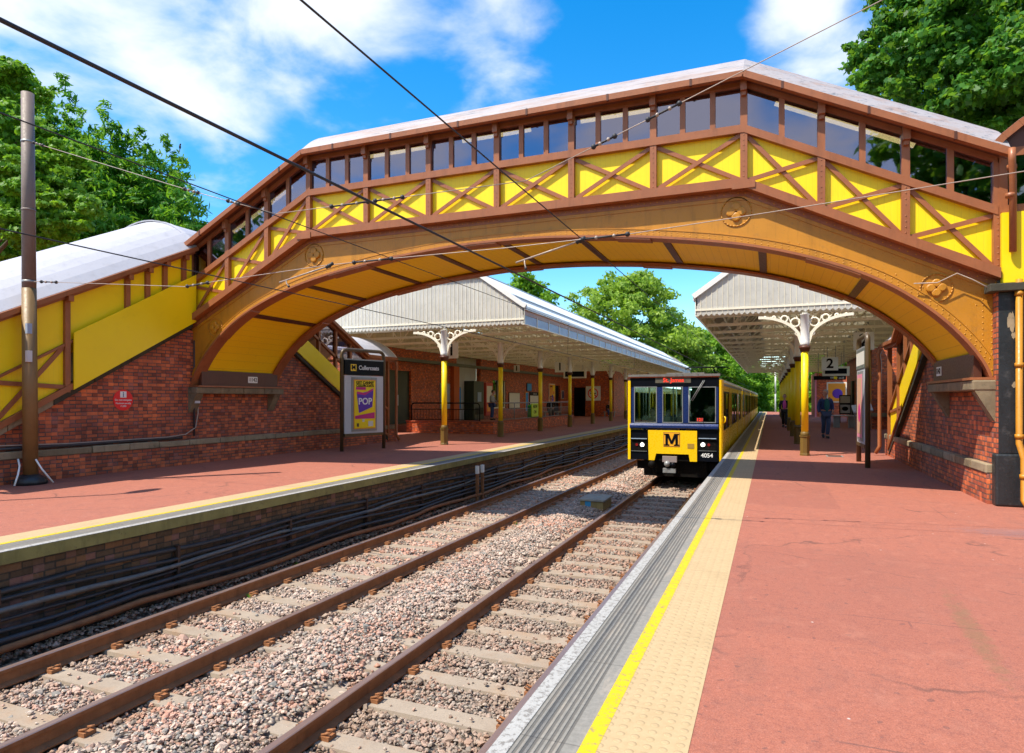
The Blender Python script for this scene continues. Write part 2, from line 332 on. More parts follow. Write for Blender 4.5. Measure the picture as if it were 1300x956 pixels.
# ------------------------------------------------------------------ mesh helpers
class MB:
    def __init__(s): s.v = []; s.f = []; s.mi = []; s.sm = []; s.mats = []
    def _m(s, m):
        if m not in s.mats: s.mats.append(m)
        return s.mats.index(m)
    def add(s, vs, fs, m, smooth=False):
        o = len(s.v); s.v += [tuple(x) for x in vs]; i = s._m(m)
        for f in fs: s.f.append([a+o for a in f]); s.mi.append(i); s.sm.append(smooth)
        return s
    def box(s, x0, x1, y0, y1, z0, z1, m):
        vs = [(x, y, z) for x in (x0, x1) for y in (y0, y1) for z in (z0, z1)]
        return s.add(vs, [(0,1,3,2),(4,6,7,5),(0,4,5,1),(2,3,7,6),(0,2,6,4),(1,5,7,3)], m)
    def bar(s, p, q, w, h, m, up=(0,0,1)):
        p = Vector(p); q = Vector(q); d = (q-p).normalized(); up = Vector(up)
        if abs(d.dot(up)) > .98: up = Vector((0,1,0))
        a = d.cross(up).normalized(); b = a.cross(d).normalized()
        vs = []
        for c in (p, q):
            for i, j in ((-1,-1),(1,-1),(1,1),(-1,1)): vs.append(c + a*(i*w/2) + b*(j*h/2))
        return s.add(vs, [(3,2,1,0),(4,5,6,7),(0,1,5,4),(1,2,6,5),(2,3,7,6),(3,0,4,7)], m)
    def prism(s, poly, axis, lo, hi, m, smooth=False):
        """poly in the two other axes (kept in x,y,z order), extruded lo..hi along axis"""
        n = len(poly); vs = []
        for c in (lo, hi):
            for a, b in poly:
                vs.append({'x': (c,a,b), 'y': (a,c,b), 'z': (a,b,c)}[axis])
        fs = [list(range(n)), list(range(2*n-1, n-1, -1))] + [(i, (i+1)%n, n+(i+1)%n, n+i) for i in range(n)]
        return s.add(vs, fs, m, smooth)
    def tube(s, pts, r, m, seg=8, cap=True, smooth=True):
        pts = [Vector(p) for p in pts]; n = len(pts); rs = r if isinstance(r, (list, tuple)) else [r]*n
        vs = []; pa = None
        for i, p in enumerate(pts):
            d = (pts[min(i+1, n-1)] - pts[max(i-1, 0)]).normalized()
            if pa is None:
                pa = d.cross(Vector((0,0,1)) if abs(d.z) < .95 else Vector((1,0,0))).normalized()
            else: pa = (pa - d*pa.dot(d)).normalized()
            b = d.cross(pa)
            for k in range(seg):
                t = 2*math.pi*k/seg; vs.append(p + (pa*math.cos(t) + b*math.sin(t))*rs[i])
        fs = [(i*seg+k, i*seg+(k+1)%seg, (i+1)*seg+(k+1)%seg, (i+1)*seg+k) for i in range(n-1) for k in range(seg)]
        if cap: fs += [list(range(seg))[::-1], [(n-1)*seg+k for k in range(seg)]]
        return s.add(vs, fs, m, smooth)
    def lathe(s, prof, c, m, seg=16, smooth=True):
        vs = []
        for r, z in prof:
            for k in range(seg):
                t = 2*math.pi*(k+.5)/seg; vs.append((c[0]+r*math.cos(t), c[1]+r*math.sin(t), c[2]+z))
        n = len(prof)
        fs = [(i*seg+k, i*seg+(k+1)%seg, (i+1)*seg+(k+1)%seg, (i+1)*seg+k) for i in range(n-1) for k in range(seg)]
        fs += [list(range(seg))[::-1], [(n-1)*seg+k for k in range(seg)]]
        return s.add(vs, fs, m, smooth)
    def ball(s, c, r, m, seg=10, rings=7, sc=(1,1,1)):
        vs = []
        for i in range(rings+1):
            a = math.pi*i/rings
            for k in range(seg):
                t = 2*math.pi*k/seg
                vs.append((c[0]+r*sc[0]*math.sin(a)*math.cos(t), c[1]+r*sc[1]*math.sin(a)*math.sin(t), c[2]+r*sc[2]*math.cos(a)))
        fs = [(i*seg+k, (i+1)*seg+k, (i+1)*seg+(k+1)%seg, i*seg+(k+1)%seg) for i in range(rings) for k in range(seg)]
        return s.add(vs, fs, m, True)
    def build(s, name, parent=None, bevel=0, base=None, kind=None):
        me = bpy.data.meshes.new(name)
        vs = np.array(s.v, dtype=float)
        if parent is not None:
            off = np.array(WL[parent.name])
        elif base is not None: off = np.array(base, dtype=float)
        else:
            lo = vs.min(0); hi = vs.max(0); off = np.array([(lo[0]+hi[0])/2, (lo[1]+hi[1])/2, lo[2]])
        vs = vs - off
        me.from_pydata(vs.tolist(), [], s.f)
        for m in s.mats: me.materials.append(m)
        me.polygons.foreach_set('material_index', s.mi); me.polygons.foreach_set('use_smooth', s.sm)
        me.update()
        o = bpy.data.objects.new(name, me); col.objects.link(o)
        if bevel:
            md = o.modifiers.new('Bevel', 'BEVEL'); md.width = bevel; md.segments = 2; md.limit_method = 'ANGLE'
        if parent is not None:
            o.parent = parent; WL[o.name] = tuple(off)
        else:
            o.location = off; WL[o.name] = tuple(off)
        if kind: o['kind'] = kind
        return o
WL = {}
def tag(o, label, cat, group=None, kind=None):
    if label: o['label'] = label
    if cat: o['category'] = cat
    if group: o['group'] = group
    if kind: o['kind'] = kind
    return o
def thing(name, loc, label=None, cat=None, group=None, rz=0):
    o = bpy.data.objects.new(name, None); col.objects.link(o); o.empty_display_size = .2
    o.location = loc; o.rotation_euler = (0, 0, rz); WL[o.name] = tuple(loc) if rz == 0 else (0, 0, 0)
    return tag(o, label, cat, group)
def copy_tree(o, parent=None):
    c = o.copy(); col.objects.link(c)
    if parent is not None: c.parent = parent
    for ch in o.children: copy_tree(ch, c)
    return c
def struct(o): o['kind'] = 'structure'; return o
def text(body, name, parent, loc, size, mat, rot=(90, 0, 0), ext=.003, align='CENTER', sx=1., bold=.0):
    cu = bpy.data.curves.new(name, 'FONT'); cu.body = body; cu.size = size; cu.extrude = ext
    cu.align_x = align; cu.align_y = 'CENTER'; cu.offset = bold; cu.materials.append(mat)
    o = bpy.data.objects.new(name, cu)
    # turned into a mesh so that it is a plain part
    col.objects.link(o); dg = bpy.context.evaluated_depsgraph_get(); dg.update()
    me = bpy.data.meshes.new_from_object(o.evaluated_get(dg)); col.objects.unlink(o); bpy.data.objects.remove(o)
    me.name = name
    if not me.materials: me.materials.append(mat)
    q = bpy.data.objects.new(name, me); col.objects.link(q)
    q.parent = parent; w = WL[parent.name]
    q.location = (loc[0]-w[0], loc[1]-w[1], loc[2]-w[2]); q.rotation_euler = tuple(R(a) for a in rot); q.scale = (sx, 1, 1)
    WL[q.name] = tuple(loc)
    return q
RX = (90, 0, 90)     # text lying in a plane that faces +X
RXN = (90, 0, -90)   # faces -X
RY = (90, 0, 0)      # faces -Y (towards the camera side)

# ------------------------------------------------------------------ camera
PXF = 815.; TH = R(21.92)
cam = bpy.data.cameras.new('camera'); camo = bpy.data.objects.new('camera', cam); col.objects.link(camo)
cam.sensor_width = 36; cam.lens = PXF/1300*36; cam.clip_end = 3000; cam.clip_start = .05
cam.shift_y = 28/1300
camo.location = (0, 0, 1.53); camo.rotation_euler = (R(90), 0, TH)
scene.camera = camo
cth, sth = math.cos(TH), math.sin(TH)
def ray(px, py):
    u = (px-650)/PXF; v = (506-py)/PXF
    return (-sth+u*cth, cth+u*sth, v)
def PY(px, py, Y): r = ray(px, py); t = Y/r[1]; return (r[0]*t, Y, r[2]*t+1.53)
def PX(px, py, X): r = ray(px, py); t = X/r[0]; return (X, r[1]*t, r[2]*t+1.53)

# ------------------------------------------------------------------ setting
ZR = -.95            # rail top; platform top is 0
m = MB(); m.add([(-900,-300,-1.75),(900,-300,-1.75),(900,1500,-1.75),(-900,1500,-1.75)], [(0,1,2,3)], GRASS)
struct(m.build('ground'))
# ballast bed: an uneven sheet
def ballast_z(x, y):
    z = -1.125
    z = np.where((x > -4.75) & (x < -3.65), -1.06 + .03*np.cos((x+4.2)*5), z)
    z = np.where(x < -7.0, -1.05, z)
    return z + .012*np.sin(x*7.1+y*3.3)*np.sin(y*5.1-x*2)
xs = np.arange(-7.6, -.9, .12); ys = np.concatenate([np.arange(-6, 46, .3), np.arange(46, 330, 4)])
XX, YY = np.meshgrid(xs, ys); ZZ = ballast_z(XX, YY) - .02
me = bpy.data.meshes.new('ballast_bed'); nx, ny = len(xs), len(ys)
vs = np.stack([XX, YY, ZZ], -1).reshape(-1, 3)
fs = [(j*nx+i, j*nx+i+1, (j+1)*nx+i+1, (j+1)*nx+i) for j in range(ny-1) for i in range(nx-1)]
me.from_pydata(vs.tolist(), [], fs); me.materials.append(BALLAST)
for p_ in me.polygons: p_.use_smooth = True
struct(bpy.data.objects.new('ballast_bed', me)); col.objects.link(bpy.data.objects['ballast_bed'])
# shoulders beyond the platforms
m = MB()
m.prism([(-.9,-1.1),(.4,-1.15),(2.2,-1.7),(-.9,-1.7)], 'y', 81, 330, BALLAST); m.prism([(-7.6,-1.1),(-9,-1.2),(-11,-1.7),(-7.6,-1.7)], 'y', 81, 330, BALLAST)
struct(m.build('track_shoulder'))

# platforms
def platform(name, xe, xin, sgn, y0, y1):
    """xe = track edge, going towards xin"""
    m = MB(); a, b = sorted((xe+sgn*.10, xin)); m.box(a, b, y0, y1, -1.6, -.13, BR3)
    a, b = sorted((xe+sgn*.81, xin)); m.box(a, b, y0, y1, -.13, 0, TARMAC)
    return struct(m.build(name))
platform('platform_right', -1.14, 9.0, 1, -7, 80)
platform('platform_left', -7.10, -26.0, -1, -7, 80)
def strip(name, x0, x1, z0, z1, mat, bev=0):
    m = MB(); m.box(min(x0,x1), max(x0,x1), -7, 80, z0, z1, mat); return struct(m.build(name))
for side, xe, sg in (('right', -1.14, 1), ('left', -7.10, -1)):
    edge = CONC if sg > 0 else COPING
    strip('platform_coping_'+side, xe, xe+sg*.44, -.13, -.004, edge)
    strip('platform_white_line_'+side, xe+sg*.001, xe+sg*.082, -.004, .002, WLINE)
    strip('platform_ribbed_edge_'+side, xe+sg*.082, xe+sg*.365, -.004, 0, RIBBED)
    strip('platform_yellow_line_'+side, xe+sg*.365, xe+sg*.44, -.004, .004, YLINE)
    strip('platform_tactile_strip_'+side, xe+sg*.44, xe+sg*.81, -.13, .003, TACT)

# ------------------------------------------------------------------ ballast stones (stuff)
def rocks():
    bm = bmesh.new(); bmesh.ops.create_icosphere(bm, subdivisions=1, radius=1)
    V0 = np.array([v.co[:] for v in bm.verts]); F0 = np.array([[v.index for v in f.verts] for f in bm.faces]); bm.free()
    var = []
    for k in range(12):
        v = V0*(1+nrs.uniform(-.42, .34, (len(V0), 1))); v = v*np.array([1, nrs.uniform(.65, .95), nrs.uniform(.5, .8)]); var.append(v)
    var = np.array(var)
    P = []
    def fill(x0, x1, y0, y1, dens, size):
        n = int((x1-x0)*(y1-y0)*dens); x = nrs.uniform(x0, x1, n); y = nrs.uniform(y0, y1, n)
        s = nrs.lognormal(math.log(size), .36, n)
        P.append(np.stack([x, y, ballast_z(x, y)+nrs.uniform(-.02, .016, n), s], -1))
    fill(-7.15, -1.15, -1, 9, 1400, .0158); fill(-7.15, -1.15, 9, 17, 1000, .0175); fill(-7.15, -1.15, 17, 30, 360, .024); fill(-7.1, -1.2, 30, 50, 70, .034)
    P = np.concatenate(P)
    # keep rails and sleepers clear
    x = P[:, 0]; y = P[:, 1]
    keep = np.ones(len(P), bool)
    for xc in (-5.11, -6.54, -3.31, -1.87): keep &= np.abs(x-xc) > .075
    for xc in (-5.825, -2.59):
        on = (np.abs(x-xc) < 1.22) & (np.abs((y-.2)/.65-np.round((y-.2)/.65)) < .175)
        keep &= ~(on & (nrs.rand(len(P)) < .95)); P[on, 2] += .022
    P = P[keep]; n = len(P)
    vi = nrs.randint(0, 12, n); ang = nrs.uniform(0, 2*math.pi, n); tl = nrs.normal(0, .45, n)
    V = var[vi]*P[:, 3][:, None, None]
    ct, st = np.cos(tl)[:, None], np.sin(tl)[:, None]
    yv = V[:, :, 1]*ct-V[:, :, 2]*st; zv = V[:, :, 1]*st+V[:, :, 2]*ct; xv = V[:, :, 0]
    ca, sa = np.cos(ang)[:, None], np.sin(ang)[:, None]
    W = np.stack([xv*ca-yv*sa+P[:, 0:1], xv*sa+yv*ca+P[:, 1:2], zv+P[:, 2:3]], -1)
    F = F0[None]+(np.arange(n)*len(V0))[:, None, None]
    fast_mesh('ballast_stones', W.reshape(-1, 3), F.reshape(-1, 3), STONES,
              {'tint': np.repeat(nrs.beta(1.6, 1.7, n), 20), 'hue': np.repeat(nrs.rand(n), 20)})
def fast_mesh(name, V, F, mat, attrs=None, smooth=False, base=(0,0,0), parent=None):
    me = bpy.data.meshes.new(name); k = F.shape[1]; V = V-np.array(base)
    me.vertices.add(len(V)); me.vertices.foreach_set('co', V.astype(np.float32).ravel())
    me.loops.add(len(F)*k); me.loops.foreach_set('vertex_index', F.astype(np.int32).ravel())
    me.polygons.add(len(F)); me.polygons.foreach_set('loop_start', np.arange(0, len(F)*k, k, dtype=np.int32))
    me.polygons.foreach_set('use_smooth', np.full(len(F), smooth))
    for a, v in (attrs or {}).items():
        at = me.attributes.new(a, 'FLOAT', 'FACE'); at.data.foreach_set('value', np.asarray(v, dtype=np.float32))
    me.materials.append(mat); me.update(calc_edges=True); me.validate()
    o = bpy.data.objects.new(name, me); col.objects.link(o)
    if parent is not None: o.parent = parent
    else: o.location = base
    WL[o.name] = tuple(base)
    return o
rocks()
tag(bpy.data.objects['ballast_stones'], 'loose pink and grey stone ballast between and around the rails', 'ballast', kind='stuff')

# ------------------------------------------------------------------ railway tracks
def railway(xc, label):
    t = thing('railway_track', (xc, 0, ZR), label, 'railway track', 'railway tracks between the platforms')
    for sx in (-1, 1):
        m = MB(); x = xc+sx*.718
        prof = [(-.07,-.158),(.07,-.158),(.07,-.147),(.012,-.125),(.010,-.045),(.034,-.036),(.036,-.006),(-.036,-.006),(-.034,-.036),(-.010,-.045),(-.012,-.125),(-.07,-.147)]
        m.prism([(x+a, ZR+b) for a, b in prof], 'y', -6, 330, RUST)
        m.prism([(x+a, ZR+b) for a, b in [(-.0355,-.006),(.0355,-.006),(.028,.0),(-.028,.0)]], 'y', -6, 330, RHEAD)
        o = m.build('rail', t)
    zt = ZR-.158
    def one(m, y, j=0.):
        m.prism([(y-.125, zt-.12),(y+.125, zt-.12),(y+.10, zt-.004),(y-.10, zt-.004)], 'x', xc-1.25+j, xc+1.25+j, SLEEPER)
        for sx in (-1, 1):
            for q in (-1, 1):
                x = xc+sx*.718+q*.115
                m.box(x-.045, x+.045, y-.05, y+.05, zt-.003, zt+.03, RUST)
                m.tube([(x-q*.03, y-.035, zt+.035),(x+q*.045, y-.03, zt+.06),(x+q*.045, y+.03, zt+.06),(x-q*.03, y+.035, zt+.035)], .011, RUST, 5)
    for i in range(-2, 96):
        y = .2+i*.65+rnd.uniform(-.02, .02); m = MB(); one(m, y, rnd.uniform(-.03, .03)); m.build('sleeper', t)
    m = MB()
    for i in range(96, 500): one(m, .2+i*.65) if i < 140 else m.box(xc-1.25, xc+1.25, i*.65, i*.65+.25, zt-.1, zt, SLEEPER)
    tag(m.build('far_sleepers', t), 'more distant concrete sleepers running on to the horizon', None, kind='stuff')
    return t
railway(-5.825, 'railway track with rust brown rails beside platform one on the left')
railway(-2.59, 'railway track the oncoming train stands on, beside the right platform')

# ------------------------------------------------------------------ footbridge
BC = -4.825; Y0, Y1 = 11.2, 13.9
AP = [(0,4.52),(.8,4.505),(1.5,4.46),(2.5,4.37),(3.5,4.23),(4.4,4.06),(5.2,3.84),(6.0,3.53),(6.6,3.20),(7.1,2.80),(7.45,2.42),(7.68,2.08),(7.78,1.84)]
def arch(d):
    d = abs(d)
    for (a, b), (c, e) in zip(AP, AP[1:]):
        if d <= c: t = (d-a)/(c-a); return b+(e-b)*t
    return AP[-1][1]
def smootharch(n=72):
    ds = []
    # dense near the haunches
    for i in range(n+1):
        a = math.pi*i/n; ds.append(-7.78*math.cos(a))
    return ds
# Catmull-Rom resample of the arch so that it is truly curved
def arch_pts():
    P = [(-d, z) for d, z in AP[::-1]] + [(d, z) for d, z in AP[1:]]
    out = []
    for i in range(len(P)-1):
        p0 = P[max(i-1,0)]; p1 = P[i]; p2 = P[i+1]; p3 = P[min(i+2,len(P)-1)]
        for k in range(5):
            t = k/5
            f = lambda a,b,c,d: .5*((2*b)+(-a+c)*t+(2*a-5*b+4*c-d)*t*t+(-a+3*b-3*c+d)*t**3)
            out.append((f(p0[0],p1[0],p2[0],p3[0]), f(p0[1],p1[1],p2[1],p3[1])))
    out.append(P[-1]); return out
ARC = arch_pts()
XK = 4.42; XE = 7.87
def lev(d, zflat, slope=.50):
    return zflat if abs(d) <= XK else zflat-slope*(abs(d)-XK)
ZC0, ZC1, ZS0, ZS1, ZWT, ZG = 4.97, 5.12, 5.90, 6.03, 6.66, 6.78
br = thing('footbridge', (BC, (Y0+Y1)/2, 1.8), 'yellow and brown arched iron footbridge with a white covered walkway over both tracks', 'footbridge')
posts_d = [-XE, -6.72, -5.57, -XK] + [(-XK+2*XK*i/6) for i in range(1, 6)] + [XK, 5.57, 6.72, XE]
def seg_strip(m, ds, z0, z1, ya, yb, mat):
    for a, b in zip(ds, ds[1:]):
        vs = [(BC+x, y, z) for x, zz in ((a, (lev(a, z0), lev(a, z1))), (b, (lev(b, z0), lev(b, z1)))) for y in (ya, yb) for z in zz]
        m.add(vs, [(0,1,3,2),(4,6,7,5),(0,4,5,1),(2,3,7,6),(0,2,6,4),(1,5,7,3)], mat)
KD = [-XE, -XK, XK, XE]
for face in (0, 1):
    S = 1 if face == 0 else -1
    yf = Y0 if face == 0 else Y1        # outer plane
    def yy(o): return yf+S*o             # o metres inward
    def rng(a, b): return (yy(a), yy(b)) if S > 0 else (yy(b), yy(a))
    # girder web
    top = [(-XE, lev(XE, ZC0)), (-XK, ZC0), (XK, ZC0), (XE, lev(XE, ZC0))]
    m = MB(); a, b = rng(.05, .08)
    loop = [(BC+x, z) for x, z in ARC]+[(BC+XE, ARC[-1][1])]+[(BC+x, z) for x, z in top[::-1]]+[(BC-XE, ARC[0][1])]
    # build the web as quads for a clean surface
    A2 = [(-XE, ARC[0][1])]+ARC+[(XE, ARC[-1][1])]
    for (x0, z0), (x1, z1) in zip(A2, A2[1:]):
        if x1-x0 < 1e-6: continue
        t0, t1 = lev(x0, ZC0), lev(x1, ZC0)
        vs = [(BC+x, y, z) for x, zs in ((x0, (z0, t0)), (x1, (z1, t1))) for y in (a, b) for z in zs]
        m.add(vs, [(0,1,3,2),(4,6,7,5),(0,4,5,1),(2,3,7,6),(0,2,6,4),(1,5,7,3)], OCHRE)
    # raised cover strip along the arch and a darker angle under the chord
    def offset(pts, o):
        r = []
        for i, p in enumerate(pts):
            q0 = pts[max(i-1,0)]; q1 = pts[min(i+1,len(pts)-1)]; dx, dz = q1[0]-q0[0], q1[1]-q0[1]; L = math.hypot(dx, dz)
            r.append((p[0]-dz/L*o, p[1]+dx/L*o))
        return r
    def ribbon(m, o0, o1, ya, yb, mat):
        P = offset(ARC, o0); Q = offset(ARC, o1)
        for i in range(len(P)-1):
            vs = [(BC+c[0], y, c[1]) for c in (P[i], Q[i], P[i+1], Q[i+1]) for y in (ya, yb)]
            m.add(vs, [(0,1,3,2),(4,6,7,5),(0,4,5,1),(2,3,7,6),(0,2,6,4),(1,5,7,3)], mat)
    web = m.build('girder', br)
    m = MB(); ribbon(m, .02, .13, *rng(.028, .049), OCHRE); ribbon(m, .131, .145, *rng(.02, .049), OCHRE); m.build('arch_cover_strip', br)
    m = MB(); ribbon(m, -.022, .018, *rng(-.05, .26), BROWN)
    for dd in (-6.95, -3.9, -.9, 2.1, 5.2):   # splice plates under the flange
        P = [p for p in offset(ARC, -.034) if dd < p[0] < dd+1.0]
        for i in range(len(P)-1):
            vs = [(BC+x, y, z+h) for (x, z) in (P[i], P[i+1]) for h in (-.014, .012) for y in rng(-.04, .25)]
            m.add(vs, [(0,1,3,2),(4,6,7,5),(0,4,5,1),(2,3,7,6),(0,2,6,4),(1,5,7,3)], BROWN)
    m.build('arch_flange', br)
    m = MB(); seg_strip(m, KD, ZC0-.10, ZC0-.002, *rng(.028, .049), BROWN); seg_strip(m, KD, ZC0-.165, ZC0-.102, *rng(.036, .049), OCHRE); m.build('chord_angle', br)
    m = MB(); seg_strip(m, KD, ZC0, ZC1, *rng(-.14, .30), BROWN)
    for dd in (-XK, 0, XK):
        if dd: m.box(BC+dd-.18, BC+dd+.18, *rng(-.155, -.142), ZC0-.03 if True else 0, ZC0+.10, BROWN)
    m.build('lower_chord', br)
    m = MB(); seg_strip(m, KD, ZS0, ZS1, *rng(-.02, .12), BROWN); m.build('window_sill', br)
    m = MB(); seg_strip(m, KD, ZWT, ZG+.06, *rng(.0, .12), BROWN); m.build('wall_plate', br)
    # one yellow boarded panel, two braces per bay
    for i, (a_, b_) in enumerate(zip(posts_d, posts_d[1:])):
        m = MB(); seg_strip(m, [a_, b_], ZC1, ZS0, *rng(.085, .115), BOARD); m.build('boarded_panel', br)
        for k in (0, 1):
            m = MB(); l = a_+.05; r = b_-.05
            p = (BC+l, yy(.035+.022*k), lev(l, ZC1 if k == 0 else ZS0)+(.02 if k == 0 else -.02)); q = (BC+r, yy(.035+.022*k), lev(r, ZS0 if k == 0 else ZC1)-(.02 if k == 0 else -.02))
            m.bar(p, q, .022, .068, BROWN); m.build('diagonal_brace', br)
        nwin = 3 if abs((a_+b_)/2) < XK else 2
        for k in range(nwin):
            l = a_+(b_-a_)*k/nwin+.045; r = a_+(b_-a_)*(k+1)/nwin-.045
            m = MB(); seg_strip(m, [l, r], ZS1+.001, ZWT-.001, *rng(.055, .062), GLASS); wnd = m.build('window_pane', br)
            if k:
                c = a_+(b_-a_)*k/nwin; m = MB(); seg_strip(m, [c-.044, c+.044], ZS1, ZWT, *rng(.02, .10), BROWN); m.build('mullion', br)
    for d in posts_d:
        m = MB(); w = .055
        seg_strip(m, [d-w, d+w], ZC1, ZWT, *rng(-.01, .084), BROWN)
        if abs(abs(d)-XE) > .01:
            m.box(BC+d-.05, BC+d+.05, *rng(-.10, -.011), lev(d, ZWT)-.10, lev(d, ZG)-.0, BROWN)
            m.box(BC+d-.035, BC+d+.035, *rng(-.06, -.012), lev(d, ZWT)-.17, lev(d, ZWT)-.101, BROWN)
        m.build('post', br)
    # rivets
    m = MB()
    def rivet(x, z, o=.028, r=.0125):
        vs = [(BC+x, yy(o-.010), z)]+[(BC+x+r*math.cos(t), yy(o), z+r*math.sin(t)) for t in [k*math.pi/3 for k in range(6)]]
        m.add(vs, [(0, k+1, (k+1)%6+1) if S > 0 else (0, (k+1)%6+1, k+1) for k in range(6)], OCHRE if o > 0 else BROWN, True)
    P = offset(ARC, .06); Q = offset(ARC, .105); acc = 0
    for row, st in ((P, 0.), (Q, .05)):
        acc = st
        for (x0, z0), (x1, z1) in zip(row, row[1:]):
            L = math.hypot(x1-x0, z1-z0); t = -acc
            while t < L:
                if t >= 0: rivet(x0+(x1-x0)*t/L, z0+(z1-z0)*t/L)
                t += .105
            acc = (L-(t-.105)) if t-.105 >= 0 else acc+L
    d = -XE+.1
    while d < XE: rivet(d, lev(d, ZC0-.05)); d += .11
    for d in posts_d:
        z = ZC1+.06
        while z < ZS0-.03:
            if abs(z-(ZC1+ZS0)/2) > .03: rivet(d+.0, lev(d, z), -.012, .011)
            z += .085
    for sx in (-1, 1):       # haunch plates, thick with rivets
        for k in range(16):
            z = 2.0+k*.085; rivet(sx*(XE-.06), z, .05); rivet(sx*(XE-.17), z+.04, .05) if z < 3.1 else None
        for k in range(26):
            x = 6.0+.07*k; zt = lev(x, ZC0)-.22-(k%2)*.09
            if zt > arch(x)+.18: rivet(sx*x, zt, .05)
        for (x, z) in ((7.35, 2.75),(7.5, 2.6),(7.2, 2.98),(7.45, 3.2),(6.95, 3.2),(7.6,2.35),(7.62,2.9),(7.05,3.42),(6.6,3.42)): rivet(sx*x, z, .05)
        for x in (1.3, 1.45, 2.2, 3.1, 3.25, 5.1, 5.25): rivet(sx*x, lev(x, 4.80)-.03, .05); rivet(sx*x, arch(x)+.19, .05)
    tag(m.build('rivets', br), None, None, kind='stuff')
    # round quatrefoil bosses
    for dx, zc, rr, full in ((-XK+.12, 4.62, .20, 0), (XK-.12, 4.62, .20, 0), (-7.12, 3.18, .17, 1), (7.12, 3.18, .17, 1)):
        m = MB(); n = 28
        for k in range(n):      # ring
            a0, a1 = 2*math.pi*k/n, 2*math.pi*(k+1)/n
            vs = [(BC+dx+r_*math.cos(t), yy(o), zc+r_*math.sin(t)) for t in (a0, a1) for r_ in (rr+.03, rr+.045) for o in (.036, .05)]
            m.add(vs, [(0,1,3,2),(4,6,7,5),(0,4,5,1),(2,3,7,6),(0,2,6,4),(1,5,7,3)], OCHRE, True)
        for kx, kz in ((0,1),(1,0),(0,-1),(-1,0)):
            cx_, cz_ = dx+kx*rr*.42, zc+kz*rr*.42
            q = [(BC+cx_+rr*.36*math.cos(t), yy(.02), cz_+rr*.36*math.sin(t)) for t in [j*math.pi/8 for j in range(16)]]
            q2 = [(BC+cx_+rr*.26*math.cos(t), yy(.012), cz_+rr*.26*math.sin(t)) for t in [j*math.pi/8 for j in range(16)]]
            q3 = [(p[0], yy(.05), p[2]) for p in q]
            m.add(q3+q+q2, [(j, (j+1)%16, 16+(j+1)%16, 16+j) for j in range(16)]+[(16+j, 16+(j+1)%16, 32+(j+1)%16, 32+j) for j in range(16)]+[list(range(32, 48))], OCHRE, False)
        m.build('quatrefoil_boss', br)
# soffit between the girders
P = [(x, z+.055) for x, z in ARC]
for lo, hi in zip([-7.7,-6.25,-4.7,-3.1,-1.55,0,1.55,3.1,4.7,6.25], [-6.25,-4.7,-3.1,-1.55,0,1.55,3.1,4.7,6.25,7.7]):
    m = MB(); pts = [p for p in P if lo < p[0] < hi]
    def at(d):
        for (a, b), (c, e) in zip(P, P[1:]):
            if a <= d <= c: return (d, b+(e-b)*(d-a)/(c-a))
        return P[-1]
    pts = [at(lo+.001)]+pts+[at(hi-.001)]
    for (x0, z0), (x1, z1) in zip(pts, pts[1:]):
        vs = [(BC+x, y, z+h) for x, z in ((x0, z0), (x1, z1)) for y in (Y0+.10, Y1-.10) for h in (0, .03)]
        m.add(vs, [(0,1,3,2),(4,6,7,5),(0,4,5,1),(2,3,7,6),(0,2,6,4),(1,5,7,3)], SOFFIT)
    m.build('soffit_panel', br)
for d in (-6.25,-4.7,-3.1,-1.55,0,1.55,3.1,4.7,6.25):
    x, z = at(d); x2, z2 = at(d+.02); s_ = (z2-z)/.02; m = MB()
    m.bar((BC+x, Y0+.25, z-.014), (BC+x, Y1-.25, z-.014), .13, .03, DBROWN, up=(-s_, 0, 1)); m.build('soffit_rib', br)
for sx in (-1, 1):
    m = MB(); xa, xb = sorted((BC+sx*7.60, BC+sx*7.70)); m.box(xa, xb, Y0+.10, Y1-.10, 1.84, 2.20, DBROWN); xa, xb = sorted((BC+sx*7.52, BC+sx*7.9)); m.box(xa, xb, Y0-.06, Y1+.06, 1.80, 1.838, BROWN)
    m.build('bearing_plate', br)
    pl = thing('bridge_number_plate', (BC+sx*7.592, 12.9 if sx < 0 else 13.35, 1.98), 'small white number plate on the brown foot of the footbridge arch, '+('left abutment' if sx < 0 else 'right abutment'), 'number plate', 'bridge number plates')
    m = MB(); x0 = BC+sx*7.597; xa, xb = sorted((x0, x0-sx*.012)); yc = WL[pl.name][1]; m.box(xa, xb, yc-.16, yc+.16, 1.93, 2.09, WHITE); m.build('plate', pl)
    text('1142', 'number', pl, (x0-sx*.016, yc, 2.01), .14, BLACK, RX if sx < 0 else RXN)
